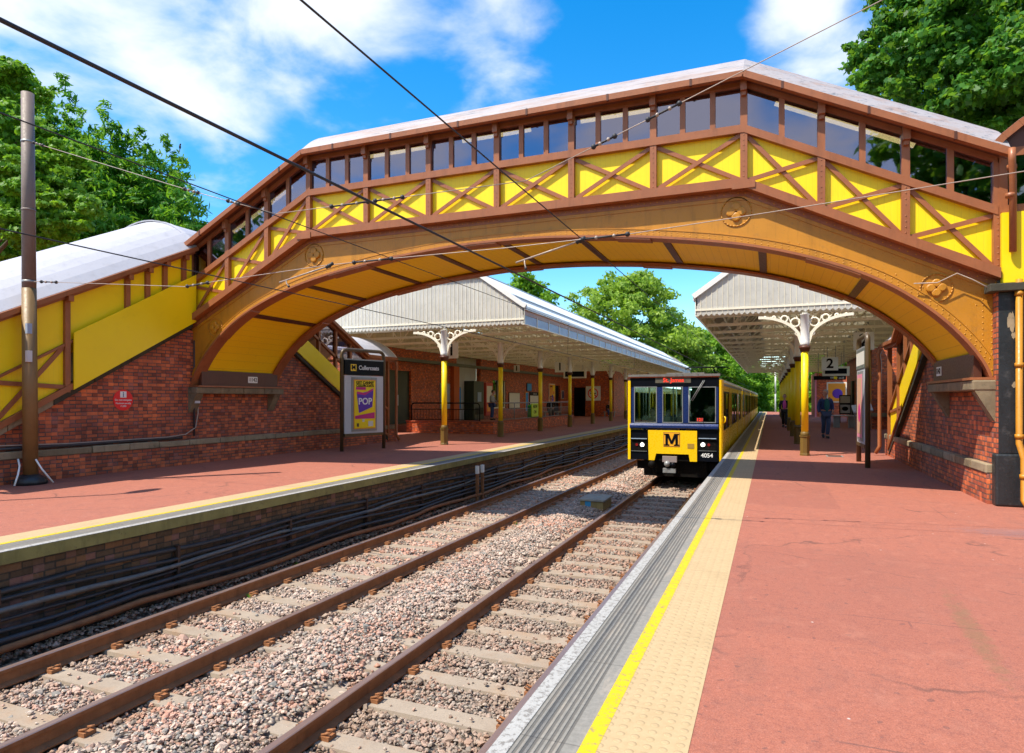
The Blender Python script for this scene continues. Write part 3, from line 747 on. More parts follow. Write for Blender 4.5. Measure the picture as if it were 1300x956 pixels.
# deck, walkway roof, lamps
m = MB(); seg_strip(m, KD, ZC0+.02, ZC0+.10, Y0+.301, Y1-.301, GREY); m.build('deck', br)
def barrel(m, path, half, rise, xc_fn, n=14, mat=WROOF, th=.03, axis='x', lipmat=None):
    """sweeps an arc section along path [(s, z)]; axis = running axis"""
    Rr = (half*half+rise*rise)/(2*rise); a0 = math.asin(half/Rr)
    sec = [(Rr*math.sin(-a0+2*a0*i/n), Rr*math.cos(-a0+2*a0*i/n)-Rr*math.cos(a0)) for i in range(n+1)]
    vs = []
    for (s_, z) in path:
        for k, (a, b) in enumerate(sec):
            for t in (0, th):
                ang = -a0+2*a0*k/n
                o = (a+t*math.sin(ang), z+b+t*math.cos(ang))
                vs.append((s_, xc_fn+o[0], o[1]) if axis == 'x' else (xc_fn+o[0], s_, o[1]))
    w = 2*(n+1); fs = []
    for i in range(len(path)-1):
        for k in range(n):
            q = i*w+2*k
            fs += [(q, q+2, q+2+w, q+w), (q+1, q+w+1, q+w+3, q+3)]
        q = i*w; fs += [(q, q+w, q+w+1, q+1)]; q = i*w+2*n; fs += [(q, q+1, q+w+1, q+w)]
    for i in (0, len(path)-1):
        for k in range(n): q = i*w+2*k; fs.append((q, q+1, q+3, q+2))
    m.add(vs, fs, mat, False)
YM = (Y0+Y1)/2
def roofmat():
    t = NT('painted_felt_roof'); p = t.pos()
    k = t.mix(t.noise(1.4, 6, .6), (.30,.26,.26), (.44,.41,.42))
    k = t.mix(t.ramp(t.noise(2.1, 7, .75, t.scaled(p, .35, 2.5, 2.5)), .50, .64, 0, .8), k, (.34,.22,.17))
    k = t.mix(t.ramp(t.noise(3.7, 7, .8, t.scaled(p, .3, 4, 6, (2,0,0))), .56, .60, 0, .85), k, (.08,.10,.13))
    t.bsdf(k, .6, 0, t.noise(7, 6, .6), .5, .02); return t.m
FELT = roofmat()
m = MB(); half = 1.35+.17
pathx = [(BC-XE-.0, lev(XE, ZG+.015)), (BC-XK, ZG+.015), (BC+XK, ZG+.015), (BC+XE+.1, lev(XE+.1, ZG+.015))]
barrel(m, pathx, half, .70, YM, mat=FELT, n=20, th=.04)
m.build('roof', br)
m = MB()
for face in (0, 1):
    ye = YM-(half+.02) if face == 0 else YM+half+.02
    pts = [(x, ye, z-.03) for x, z in pathx]
    for p, q in zip(pts, pts[1:]):
        m.bar(p, q, .11, .10, BROWN)
        m.bar((p[0], p[1], p[2]-.045), (q[0], q[1], q[2]-.045), .07, .03, BROWN)
for a, b in zip(KD, KD[1:]):   # eaves boarding
    pass
seg_strip(m, KD, ZG-.04, ZG-.015, YM-half+.04, Y0+.0, DBROWN)
m.build('gutter', br)
for i, d in enumerate([-7.3,-6.2,-5.0,-3.6,-2.2,-.7,.7,2.2,3.6,5.0,6.2,7.3]):
    m = MB(); ye = YM-half-.02; z = lev(d, ZG+.015)-.03; m.box(BC+d-.018, BC+d+.018, ye-.062, ye+.0, z-.062, z+.052, DBROWN); m.build('gutter_bracket', br)
for a, b in ((-3.2,-1.75),(-.9,.55),(1.55,2.95),(4.9,6.9),(-6.9,-5.2)):
    m = MB(); m.tube([(BC+a, Y0+.38, lev(a, ZWT)+.035), (BC+b, Y0+.38, lev(b, ZWT)+.035)], .04, TUBE, 8); m.build('tube_lamp', br)
m = MB(); barrel(m, [(x+ (0.02 if i==0 else 0), z-.06) for i, (x, z) in enumerate(pathx)], half-.15, .52, YM, mat=DBROWN, th=.01); m.build('ceiling', br)

# ------------------------------------------------------------------ landings, staircases, abutment walls
def landing(side, label):
    xf = BC+side*(XE+.0); xb = BC+side*(XE+2.75); a, b = sorted((xf, xb))
    t = thing('stair_landing', ((a+b)/2, YM, 3.1), label, 'landing', 'covered landings at the ends of the footbridge')
    z0 = lev(XE, ZC0)
    m = MB(); m.box(a, b, Y0+.05, Y1-.05, 3.12, 3.24, GREY); m.build('floor', t)
    # back wall
    m = MB(); xa, xc_ = sorted((xb, xb-side*.06)); m.box(xa, xc_, Y0, Y1, 3.24, 5.0, BOARD); m.build('back_wall', t)
    m = MB(); barrel(m, [(Y0-.1, 5.12), (Y1+.1, 5.12)], 1.5, .7, (a+b)/2, axis='y', mat=WROOF); m.build('roof', t)
    m = MB()
    for y in (Y0+.03, Y1-.03):
        for x in (a+.06, (a+b)/2, b-.06): m = MB(); m.box(x-.05, x+.05, y-.05, y+.05, 3.24, 4.999, BROWN); m.build('post', t)
    for ya_ in (Y0-.02, Y1-.08): m = MB(); m.box(a, b, ya_, ya_+.10, 5.0, 5.12, BROWN); m.build('wall_plate', t)
    return t, a, b
lt, la, lb = landing(-1, 'covered landing joining the left end of the footbridge to its two stairs')
rt, ra, rb = landing(1, 'covered landing at the right end of the footbridge above the black pier')
# right landing: front wall facing the camera with windows and a yellow apron
m = MB(); m.box(ra+.02, rb, Y0-.10, Y0-.03, 3.18, 4.18, YEL); m.build('apron_panel', rt)
m = MB(); m.box(ra+.02, rb, Y0-.03, Y0+.0, 4.2, 4.30, BROWN); m.build('sill', rt)
m = MB(); m.box(ra+.10, rb-.1, Y0+.0, Y0+.01, 4.3, 5.0, DGLASS); m.build('window_pane', rt)
m = MB(); 
Rr = (1.5**2+.7**2)/(1.4); a0 = math.asin(1.5/Rr); cx = (ra+rb)/2
arc = [(cx+Rr*math.sin(-a0+2*a0*i/14), 5.12+Rr*math.cos(-a0+2*a0*i/14)-Rr*math.cos(a0)) for i in range(15)]
m.prism(arc, 'y', Y0-.02, Y0+.02, DBROWN); m.build('gable_board', rt)
m = MB()
for (x0, z0), (x1, z1) in zip(arc, arc[1:]): m.bar((x0, Y0-.10, z0-.03), (x1, Y0-.10, z1-.03), .05, .10, BROWN)
m.build('bargeboard', rt)

def zc(t): return 3.26-.572*(t-.1)        # coping top along the flight
def ze(t): return 5.03-.50*t if t < 4.2 else 5.03-2.1   # eave
def stairs(side, ydir, style, label):
    """side -1 = left bridge end; ydir -1 = towards the camera"""
    xf = BC+side*7.82; out = -side        # direction of the face that looks over the platform
    yb = Y0 if ydir < 0 else Y1
    Yt = lambda t: yb+ydir*t
    def XO(o): return xf+out*o            # o proud of the wall face
    th_ = thing('covered_staircase', (xf+side*1.4, Yt(3), 0), label, 'staircase', 'covered stairs of the footbridge')
    def slab(m, ta, tb, za, zb, o0, o1, mat):
        """za, zb functions of t"""
        xa, xb = sorted((XO(o0), XO(o1)))
        vs = [(x, Yt(t), z) for x in (xa, xb) for t in (ta, tb) for z in (za(t), zb(t))]
        m.add(vs, [(0,1,3,2),(4,6,7,5),(0,4,5,1),(2,3,7,6),(0,2,6,4),(1,5,7,3)], mat)
    # steps
    m = MB(); n = 18
    for i in range(n):
        t0 = 5.45*i/n; z = 3.12-3.12*(i)/n; y0, y1 = sorted((Yt(t0), Yt(t0+5.45/n))); xa, xb = sorted((xf+side*.3, xf+side*2.6)); m.box(xa, xb, y0, y1, max(0, z-.45), z-.001, GREY)
    m.build('steps', th_)
    zh = lambda t: min(zc(t)+.98, ze(t)-.35)          # handrail string
    fz = lambda f, d: (lambda t: f(t)+d)
    # upper panel band
    tend = 4.2
    if style == 'front':
        m = MB(); slab(m, .05, tend, zh, fz(ze, -.08), .04, .07, YEL); m.build('upper_panel', th_)
        m = MB(); slab(m, 2.9, 5.6, fz(zc, .03), zh, .04, .07, BOARD); m.build('boarded_panel', th_)
        m = MB(); slab(m, .05, 5.7, fz(zh, -.05), zh, .071, .13, BROWN); m.build('string_rail', th_)
        m = MB(); slab(m, 2.86, 5.7, fz(zc, .03), fz(zc, .15), .071, .15, BROWN); m.build('bottom_rail', th_)
        for tt in (.30, .80, 1.23, 1.70, 2.95, 4.3, 5.6):
            m = MB(); y0, y1 = sorted((Yt(tt-.05), Yt(tt+.05))); xa, xb = sorted((XO(.03), XO(.14)))
            lo = zh(tt)-.02 if tt < 2.8 else zc(tt)+.02
            m.box(xa, xb, y0, y1, lo, ze(tt)-.02, BROWN)
            m.box(*sorted((XO(.14), XO(.24))), y0, y1, ze(tt)-.16, ze(tt)-.05, BROWN); m.build('post', th_)
        for ta, tb in ((3.0, 4.25), (4.35, 5.55)):
            for k in (0, 1):
                m = MB(); z0, z1 = (zc(ta)+.15, zh(tb)-.05) if k else (zh(ta)-.05, zc(tb)+.15)
                m.bar((XO(.09+.02*k), Yt(ta), z0), (XO(.09+.02*k), Yt(tb), z1), .022, .08, BROWN); m.build('diagonal_brace', th_)
        m = MB(); slab(m, .02, 2.86, fz(zc, .02), lambda t: zc(t)+1.12 if t > .0 else 0, .15, .18, YEL); m.build('yellow_apron', th_)
    else:
        m = MB(); slab(m, .35, 3.6, fz(zc, .02), fz(zc, .62), .10, .13, YEL); m.build('yellow_apron', th_)
        m = MB(); slab(m, 3.6, 5.4, fz(zc, .02), fz(zc, .92), .04, .07, YEL); m.build('boarded_panel', th_)
        m = MB(); slab(m, .05, 5.5, fz(zc, .95), fz(zc, 1.03), .04, .12, BROWN); slab(m, 3.5, 5.5, fz(zc, .02), fz(zc, .12), .071, .13, BROWN); m.build('string_rail', th_)
        for tt in (.3, 1.05, 1.8, 2.6, 3.35, 4.2, 5.55):
            m = MB(); y0, y1 = sorted((Yt(tt-.045), Yt(tt+.045))); m.box(*sorted((XO(.02), XO(.12))), y0, y1, max(0, zc(tt)+.02), ze(tt)-.02, BROWN); m.build('post', th_)
        for ta, tb in ((.35, 1.0), (1.1, 1.75), (1.85, 2.55), (2.65, 3.3), (3.4, 4.15)):
            m = MB(); slab(m, ta, tb, fz(zc, 1.03), fz(ze, -.08), .05, .06, GLASS if side < 0 else DGLASS); m.build('window_pane', th_)
        # braces on the lowest panel
        m = MB(); m.bar((XO(.09), Yt(3.6), zc(3.6)+.1), (XO(.09), Yt(5.3), zc(5.3)+.9), .022, .06, BROWN); m.build('diagonal_brace', th_)
    # far side wall
    m = MB(); xa, xb = sorted((xf+side*2.66, xf+side*2.72))
    vs = [(x, Yt(t), z) for x in (xa, xb) for t in (0, 5.6) for z in (max(0, zc(t)-.3), ze(t))]
    m.add(vs, [(0,1,3,2),(4,6,7,5),(0,4,5,1),(2,3,7,6),(0,2,6,4),(1,5,7,3)], BOARD); m.build('far_wall', th_)
    # roof
    m = MB(); path = [(Yt(t), ze(t)+.06) for t in (0, 4.2, 5.95)]
    if ydir < 0: path = path[::-1]
    barrel(m, path, 1.52, .72, xf+side*1.36, axis='y'); m.build('roof', th_)
    m = MB()
    for ta, tb in ((0.02, 4.2), (4.2, 5.95)):
        m.bar((XO(.20), Yt(ta), ze(ta)+.02), (XO(.20), Yt(tb), ze(tb)+.02), .10, .09, BROWN)
        m.bar((XO(.10), Yt(ta), ze(ta)-.05), (XO(.10), Yt(tb), ze(tb)-.05), .09, .08, BROWN)
    m.bar((xf+side*-.15, Yt(5.95), ze(5)+.02), (xf+side*2.85, Yt(5.95), ze(5)+.02), .05, .1, BROWN)
    m.build('gutter', th_)
    # end arc fascia
    m = MB(); Rr = (1.52**2+.72**2)/(1.44); a0 = math.asin(1.52/Rr); cx = xf+side*1.36
    A = [(cx+Rr*math.sin(-a0+2*a0*i/12), ze(5)+.06+Rr*math.cos(-a0+2*a0*i/12)-Rr*math.cos(a0)) for i in range(13)]
    for (x0, z0), (x1, z1) in zip(A, A[1:]): m.bar((x0, Yt(5.96), z0), (x1, Yt(5.96), z1), .05, .07, CREAM)
    m.build('end_trim', th_)
    return th_, XO, Yt
S1 = stairs(-1, -1, 'front', 'covered staircase under a long white roof coming down towards the camera at far left')
S2 = stairs(-1, 1, 'back', 'covered staircase with a yellow apron going down behind the station totem')
S3 = stairs(1, 1, 'back', 'covered staircase in shade going down behind the right end of the footbridge')
m = MB(); x = S3[1](.25); y = S3[2](5.8)
m.tube([(x, y, 2.85),(x-.05, y, 2.7),(x-.02, y, 2.5),(x-.02, y, .25),(x-.12, y, .05)], .05, BROWN, 8)
tag(m.build('downpipe'), 'brown downpipe at the foot of the shaded right staircase', 'downpipe')
m = MB(); x = S2[1](.25); y = S2[2](5.8)
m.tube([(x, y, 2.85),(x+.05, y, 2.7),(x+.02, y, 2.5),(x+.02, y, .25),(x+.15, y, .05)], .05, BROWN, 8)
tag(m.build('downpipe'), 'brown downpipe at the foot of the left rear staircase, right of the station totem', 'downpipe')

def abutment(side, label):
    xf = BC+side*7.82; t = thing('abutment_wall', (xf+side*.2, YM, 0), label, 'brick wall', 'brick walls carrying the footbridge')
    xa, xb = sorted((xf, xf+side*.35))
    fr = -1 if side < 0 else 0
    poly = []
    lo_t = 5.6 if side < 0 else 0.0
    # profile in Y,Z: from camera-side foot up, along landing, down the rear flight
    pts = []
    if side < 0: pts += [(Y0-5.9, 0), (Y0-5.6, .05), (Y0-.05, zc(.05)-.02)]
    else: pts += [(Y0, 0), (Y0, 3.14)]
    pts += [(Y0-.05 if side < 0 else Y0, 3.14), (Y1+.05, 3.14), (Y1+.05, zc(.05)-.02), (Y1+5.6, .05), (Y1+6.0, 0)]
    m = MB(); m.prism(pts, 'x', xa, xb, BR1); m.build('wall', t)
    # sloping coping stones
    for d in ((-1, 1) if side < 0 else (1,)):
        yb = Y0 if d < 0 else Y1
        m = MB()
        for i in range(7):
            t0, t1 = .03+i*.79, .03+(i+1)*.79-.012
            vs = [(x, yb+d*tt, z) for x in sorted((xf-side*.10, xf+side*.4)) for tt in (t0, t1) for z in (zc(tt)-.10, zc(tt)+.02)]
            m.add(vs, [(0,1,3,2),(4,6,7,5),(0,4,5,1),(2,3,7,6),(0,2,6,4),(1,5,7,3)], (STONE if i in (4, 5) else DCOP) if d < 0 else DCOP)
        m.build('coping', t, bevel=.012)
    # plinth and its stone ledge
    ya = Y0-5.9 if side < 0 else Y0+.02; yb2 = Y1+6.1 if side < 0 else Y1+6.3
    xo = xf-side*.075; xa, xb = sorted((xo, xf-side*.002))
    m = MB(); m.box(xa, xb, ya, yb2, 0, .44, BR1); m.build('plinth', t)
    m = MB(); y = ya; r2 = random.Random(side)
    while y < yb2:
        L = r2.uniform(.7, 1.15); L = min(L, yb2-y); q0, q1 = sorted((xf-side*.10+r2.uniform(-.008,.008), xf-side*.001))
        m.box(q0, q1, y, y+L-.012, .442, .575+r2.uniform(-.01,.01), STONE if r2.random() < .6 else WSTONE); y += L
    m.build('stone_ledge', t, bevel=.018)
    # bearing shelf under the arch
    m = MB(); xo, xi = sorted((xf-side*.28, xf+side*.02)); n = 4
    for i in range(n):
        y0 = Y0-.1+i*(2.9/n); m.box(xo, xi, y0, y0+2.9/n-.01, 1.645, 1.795, WSTONE)
    m.build('bearing_shelf', t, bevel=.02)
    for y in (Y0+.02, Y1-.12):
        m = MB(); w = .11
        P_ = [(xf-side*.24, 1.642), (xf-side*.0, 1.642), (xf-side*.0, 1.20)]
        m.prism(P_, 'y', y-w, y+w, WSTONE); m.build('corbel', t, bevel=.01)
    return t
abL = abutment(-1, 'long red brick wall with sloping dark copings beneath the left stairs')
abR = abutment(1, 'red brick wall with a stone ledge under the right foot of the arch')
# black pier at the right end
XP = BC+7.82
t = thing('bridge_pier', (XP+.5, Y0-.1, 0), 'black rendered pier with a dark capstone at the right edge of the picture', 'pier')
m = MB(); m.box(XP+.012, XP+2.9, Y0-.16, Y0-.001, .75, 3.04, PITCH); m.build('shaft', t, bevel=.01)
m = MB(); m.box(XP-.005, XP+.011, Y0-.16, Y0-.001, .75, 3.04, BR1); m.build('brick_edge', t)
m = MB(); m.box(XP-.03, XP+2.95, Y0-.19, Y0+.0, 0, .749, PITCH); m.build('base', t, bevel=.03)
m = MB(); m.box(XP-.12, XP+3.0, Y0-.28, Y0+.0, 3.041, 3.15, DCOP); m.build('capstone', t, bevel=.01)
def patch(cx, cz, rx, rz, seed, y, mat, nm):
    g = random.Random(seed); m = MB(); P_ = [(cx+rx*g.uniform(.55, 1.1)*math.cos(a), cz+rz*g.uniform(.55, 1.1)*math.sin(a)) for a in [k*math.pi/9 for k in range(18)]]
    m.prism(P_, 'y', y-.004, y-.0005, mat); return m.build(nm, t)
patch(XP+.16, 2.62, .055, .16, 3, Y0-.16, STONE, 'peeled_patch'); patch(XP+.19, 2.42, .03, .06, 4, Y0-.16, STONE, 'peeled_patch'); patch(XP+.20, 1.72, .035, .05, 6, Y0-.16, STONE, 'peeled_patch')
m = MB(); xx = XP+.235; yy_ = Y0-.22
m.tube([(ra+.08, Y0-.30, 5.02),(ra+.08, Y0-.30, 4.85),(ra+.13, Y0-.16, 4.6),(ra+.13, Y0-.16, 3.6)], .045, BROWN, 10)
m.tube([(xx, yy_, 3.2),(xx, yy_, .9),(xx+.02, yy_-.12, .7),(xx+.02, yy_-.12, .12),(xx+.04, yy_-.24, .03)], .042, OCHRE, 10)
for z in (4.78, 4.4): m.tube([(ra+.1, Y0-.22 if z > 4.5 else Y0-.16, z-.03),(ra+.1, Y0-.22 if z > 4.5 else Y0-.16, z+.03)], .06, BROWN, 10)
for z in (3.0, 2.0, 1.0, .45): m.tube([(xx+(0.02 if z < .7 else 0), yy_-(.12 if z < .7 else 0), z-.03),(xx+(0.02 if z < .7 else 0), yy_-(.12 if z < .7 else 0), z+.03)], .053, OCHRE, 10)
tag(m.build('downpipe'), 'ochre iron downpipe running down the black pier at the right edge', 'downpipe')

# ------------------------------------------------------------------ platform canopies
COLY = [18.95+4.8*i for i in range(10)]
def canopy(side, xe, xcol, xback, label):
    """side +1: right platform canopy (eave at xe on its track side, rising to +X)"""
    d = 1 if side > 0 else -1
    y0, y1 = 18.93, 64.2
    ZB, ZE, ZT = 3.90, 4.43, 5.50           # screen bottom, eave, flat top
    xr = xe+d*1.5                            # where slope meets the flat top
    t = thing('platform_canopy', (xcol, 40, 0), label, 'canopy', 'cream iron platform canopies')
    # slope sheets (stepped) and top
    def sl(m, u0, u1, up, mat, th=.03, ya=y0, yb=y1):
        x0 = xe+d*1.5*u0; x1 = xe+d*1.5*u1; z0 = ZE+(ZT-ZE)*u0+up; z1 = ZE+(ZT-ZE)*u1+up
        vs = [(x, y, z+h) for x, z in ((x0, z0), (x1, z1)) for y in (ya, yb) for h in (0, th)]
        m.add(vs, [(0,1,3,2),(4,6,7,5),(0,4,5,1),(2,3,7,6),(0,2,6,4),(1,5,7,3)], mat)
    m = MB(); sl(m, .02, .98, 0, TSOF); m.build('roof_boarding', t)
    m = MB(); sl(m, -.03, .20, .032, WHITE); m.build('lower_roof_sheet', t)
    m = MB(); sl(m, .20, .42, .031, GREY, .004); m.build('valley_lead', t)
    m = MB(); sl(m, .42, .96, .05, WHITE, .03, y0, 57.5 if side < 0 else y1); m.build('roof_sheet', t)
    m = MB(); sl(m, .962, 1.03, .06, GREY, .04, y0, 57.5 if side < 0 else y1); m.build('ridge_capping', t)
    a, b = sorted((xr, xback)); m = MB(); m.box(a, b, y0, y1, ZT-.01, ZT+.01, TSOF); m.build('flat_roof', t)
    # back wall of the roof void above the building
    # fascia: gutter, timber, glazed valance with posts
    m = MB(); a, b = sorted((xback, xback-d*.05)); m.box(a, b, y0+.1, y1, ZB-.0, ZT-.04, SOFC); m.build('back_screen', t)
    m = MB(); a, b = sorted((xe-d*.07, xe+d*.04)); m.box(a, b, y0, y1, ZE-.10, ZE+.01, WHITE); m.build('gutter', t)
    m = MB(); a, b = sorted((xe, xe+d*.05)); m.box(a, b, y0, y1, ZE-.26, ZE-.101, BROWN if side < 0 else SOFC); m.build('fascia_board', t)
    m = MB(); a, b = sorted((xe+d*.01, xe+d*.03)); m.box(a, b, y0, y1, ZB+.001, ZE-.262, BVAL if side < 0 else SOFC); m.build('glazed_valance', t)
    m = MB(); y = y0+.02
    while y < y1:
        a, b = sorted((xe-d*.012, xe+d*.045)); m.box(a, b, y-.016, y+.016, ZB-.0, ZE-.2, CREAM); y += 1.2
    m.box(*sorted((xe-d*.01, xe+d*.05)), y0, y1, ZB-.03, ZB, CREAM); m.build('valance_bars', t)
    # gable screen facing the camera
    m = MB(); n = int(abs(xback-xe)/.145); W = abs(xback-xe)
    def topz(s): return ZE+(ZT-ZE)*min(1, s/1.5)
    for i in range(n):
        s0, s1 = W*i/n+.008, W*(i+1)/n-.008
        xa, xb_ = sorted((xe+d*s0, xe+d*s1)); za, zb = (topz(s0), topz(s1)) if d > 0 else (topz(s1), topz(s0))
        m.prism([(xa, ZB+.02), ((xa+xb_)/2, ZB-.035), (xb_, ZB+.02), (xb_, zb-.02), (xa, za-.02)], 'y', y0, y0+.022+.006*(i%2), GLAZ)
    scr = m.build('gable_screen', t)
    m = MB()
    for i in range(n+1):
        s = min(W-.01, W*i/n+.004); x = xe+d*s; m.box(x-.008, x+.008, y0-.012, y0+.036, ZB+.02, topz(s)-.01, CREAM)
    a, b = sorted((xe, xback)); m.box(a, b, y0-.02, y0+.05, ZB+.12, ZB+.17, CREAM)
    m.box(a, b, y0+.03, y0+.11, ZB+.03, ZB+.12, CREAM)
    m.build('screen_bars', t)
    m = MB(); m.bar((xe-d*.06, y0-.02, ZE-.0), (xr, y0-.02, ZT+.02), .10, .14, WHITE); m.bar((xr, y0-.02, ZT+.02), (xback, y0-.02, ZT+.02), .10, .14, WHITE); m.build('bargeboard', t)
    # trusses
    ys = []; y = y0+.5
    while y < y1: ys.append(y); y += 2.4
    for y in ys:
        m = MB()
        m.bar((xe+d*.03, y, ZB+.02), (xback, y, ZB+.02), .07, .09, CREAM)
        m.bar((xe+d*.03, y, ZE-.05), (xr, y, ZT-.08), .06, .08, CREAM); m.bar((xr, y, ZT-.08), (xback, y, ZT-.08), .06, .09, CREAM)
        k = 0; s = .9
        while s < abs(xback-xe)-.3:
            zt = topz(s)-.1; x = xe+d*s; m.bar((x, y, ZB+.06), (x, y, zt), .035, .035, CREAM)
            s2 = s+1.15
            if s2 < abs(xback-xe): m.bar((x, y, zt if k%2 else ZB+.06), (xe+d*s2, y, ZB+.06 if k%2 else topz(s2)-.1), .035, .035, CREAM)
            s = s2; k += 1
        m.build('roof_truss', t)
    m = MB()
    s = .35
    while s < abs(xback-xe)-.1:
        m.box(xe+d*s-.025, xe+d*s+.025, y0+.1, y1, topz(s)-.12, topz(s)-.035, CREAM); s += .62
    m.build('purlins', t)
    m = MB(); m.box(xcol-.07, xcol+.07, y0+.05, y1, ZB-.13, ZB-.031, CREAM); m.build('longitudinal_beam', t)
    # column
    cx = thing('column', (0, 0, 0)); cx.parent = t
    proto = None
    def column():
        c = MB()
        c.lathe([(.092,.6),(.092,2.78)], (0,0,0), YEL, 12)
        c.lathe([(.10,2.94),(.125,3.0),(.115,3.05),(.115,3.78),(.14,3.80)], (0,0,0), WHITE if True else CREAM, 8)
        WL['tmp'] = (0,0,0)
        o = c.build('column', cx); o.parent = None
        WL[o.name] = (0,0,0)
        b = MB(); b.lathe([(.135,0),(.135,.04),(.125,.06),(.125,.50),(.145,.51),(.145,.54)], (0,0,0), OLIVE, 8, False); b.lathe([(.125,.54),(.11,.58),(.11,.62),(.096,.64)], (0,0,0), OLIVE, 12); b.build('column_base', o)
        b = MB(); b.lathe([(.094,2.78),(.12,2.80),(.13,2.86),(.155,2.88),(.155,2.94),(.09,2.95)], (0,0,0), DBROWN, 8); b.build('capital', o)
        for ax, r in (((1,0), 1.08), ((-1,0), 1.08)):
            b = MB(); H = .73; n = 12; pin = []; 
            f = lambda u: 3.02+H*math.sqrt(max(0, 1-(1-u)**2))   # curve of the arch rib
            P3 = lambda s, z, o=0: (ax[0]*(.085+s)+(o if ax[0] == 0 else 0), ax[1]*(.085+s)+(o if ax[1] == 0 else 0), z)
            pts = [(r*u, f(u)) for u in [i/n for i in range(n+1)]]
            for (s0, z0), (s1, z1) in zip(pts, pts[1:]): b.bar(P3(s0, z0), P3(s1, z1), .06, .075, CREAM)
            # pierced spandrel: rings and struts between rib and beam
            for s, rad in ((.13, .115), (.13, .0), (.37, .085), (.60, .055), (.80, .03)):
                if rad == 0:
                    b.tube([P3(.10+.05*math.cos(a), 3.28+.05*math.sin(a)) for a in [k*math.pi/5 for k in range(11)]], .022, CREAM, 5, cap=False); continue
                sc = s*r/.95; zc_ = (f(sc/r)+3.77)/2+.005; rad = min(rad, (3.77-f(sc/r))/2)
                q = [P3(sc+rad*math.cos(a), zc_+rad*math.sin(a)) for a in [k*math.pi/5 for k in range(11)]]
                b.tube(q, .026, CREAM, 6, cap=False)
                b.bar(P3(sc+rad, zc_), P3(sc+rad+.06, 3.76), .02, .02, CREAM)
            b.bar(P3(0, 3.35), P3(.11*r, 3.76), .02, .02, CREAM)
            b.build('bracket', o)
        return o
    proto = column(); bpy.data.objects.remove(cx)
    for i, y in enumerate(COLY):
        if y > y1-1: break
        o = proto if i == 0 else copy_tree(proto)
        o.parent = t; w = WL[t.name]; o.location = (xcol-w[0], y-w[1], -w[2])
    return t
canopy(-1, -7.20, -10.05, -16.2, 'cream glazed canopy over the left platform, seen through the footbridge arch')
canopy(1, -1.98, .86, 4.6, 'cream glazed canopy over the right platform above the walking man')

# ------------------------------------------------------------------ station buildings
def wall_with_openings(m, x, y0, y1, z0, z1, ops, mat, th=.3, s=1):
    """wall in plane X=x facing s; openings (ya,yb,za,zb)"""
    xa, xb = sorted((x, x-s*th)); y = y0
    for (a, b, c, d) in sorted(ops):
        if a > y: m.box(xa, xb, y, a, z0, z1, mat)
        if c > z0: m.box(xa, xb, a, b, z0, c, mat)
        if d < z1: m.box(xa, xb, a, b, d, z1, mat)
        y = b
    if y < y1: m.box(xa, xb, y, y1, z0, z1, mat)
XB = -16.2
t = thing('station_building', (XB-2, 38, 0), 'long red brick station building behind the left platform canopy', 'building')
m = MB(); wall_with_openings(m, XB, 24.1, 54, 0, 4.3, [(24.75, 27.1, .32, 2.86), (32.0, 35.2, 0, 3.9), (37.0, 39.2, .9, 2.7), (49.6, 51.0, 0, 2.6)], BR2)
m.box(-24, XB-.301, 24.1, 24.4, 0, 4.6, BR1); m.box(-24, XB-.301, 53.7, 54.0, 0, 4.3, BR2)
m.build('wall', t)
m = MB(); m.box(-24, XB+.03, 24.0, 54, 4.301, 4.4, GREY); m.build('roof', t)
m = MB(); m.box(XB+.001, XB+.18, 24.3, 53, 3.30, 3.46, GBEAM); m.build('wall_beam', t)
m = MB(); m.box(XB+.001, XB+.20, 24.12, 24.6, 0, 3.29, BR2); m.build('brick_pier', t)
m = MB(); m.box(XB+.001, XB+.2, 31.3, 31.95, 0, 3.29, plain('orange_brick_pier', (.50,.10,.015), .6)); m.build('brick_pier', t)
m = MB(); m.box(XB-.16, XB-.10, 24.75, 25.92, .32, 2.86, DGREEN); dr = m.build('door', t)
m = MB(); m.box(XB-.16, XB-.10, 25.94, 27.1, .32, 2.86, DGREEN); d2 = m.build('door', t)
m = MB(); m.box(XB-.098, XB-.06, 26.0, 26.06, 1.2, 1.7, LGREY); m.build('handle', d2)
m = MB(); m.box(XB-.05, XB+.03, 24.72, 27.13, .02, .318, RUST); m.build('step', t)
# grey cladding recess with panels
m = MB(); 
for i in range(4): m.box(XB-.35, XB-.30, 32.0+i*.8, 32.0+i*.8+.785, 0, 3.9, LGREY)
m.build('cladding_panel', t)
m = MB(); m.box(XB-.2, XB-.15, 37.0, 39.2, .9, 2.7, DGLASS); w = m.build('window', t)
m = MB(); 
for y in (37.0, 38.07, 39.12): m.box(XB-.14, XB-.06, y, y+.08, .9, 2.7, CREAM)
m.box(XB-.14, XB-.06, 37.0, 39.2, .9, .98, CREAM); m.build('frame', w)
m = MB(); m.box(XB-.2, XB-.15, 49.6, 51.0, 0, 2.6, BLACK); m.build('door', t)
# wing that closes the view under the canopy
t = thing('station_wing', (-14.4, 56, 0), 'red brick wing closing the far end of the left platform building', 'building')
m = MB(); m.box(-20, -12.4, 54.1, 62, 0, 3.9, BR2); m.build('wall', t)
m = MB(); m.box(-15.9, -14.9, 54.04, 54.098, 0, 2.5, BLACK); m.build('door', t)
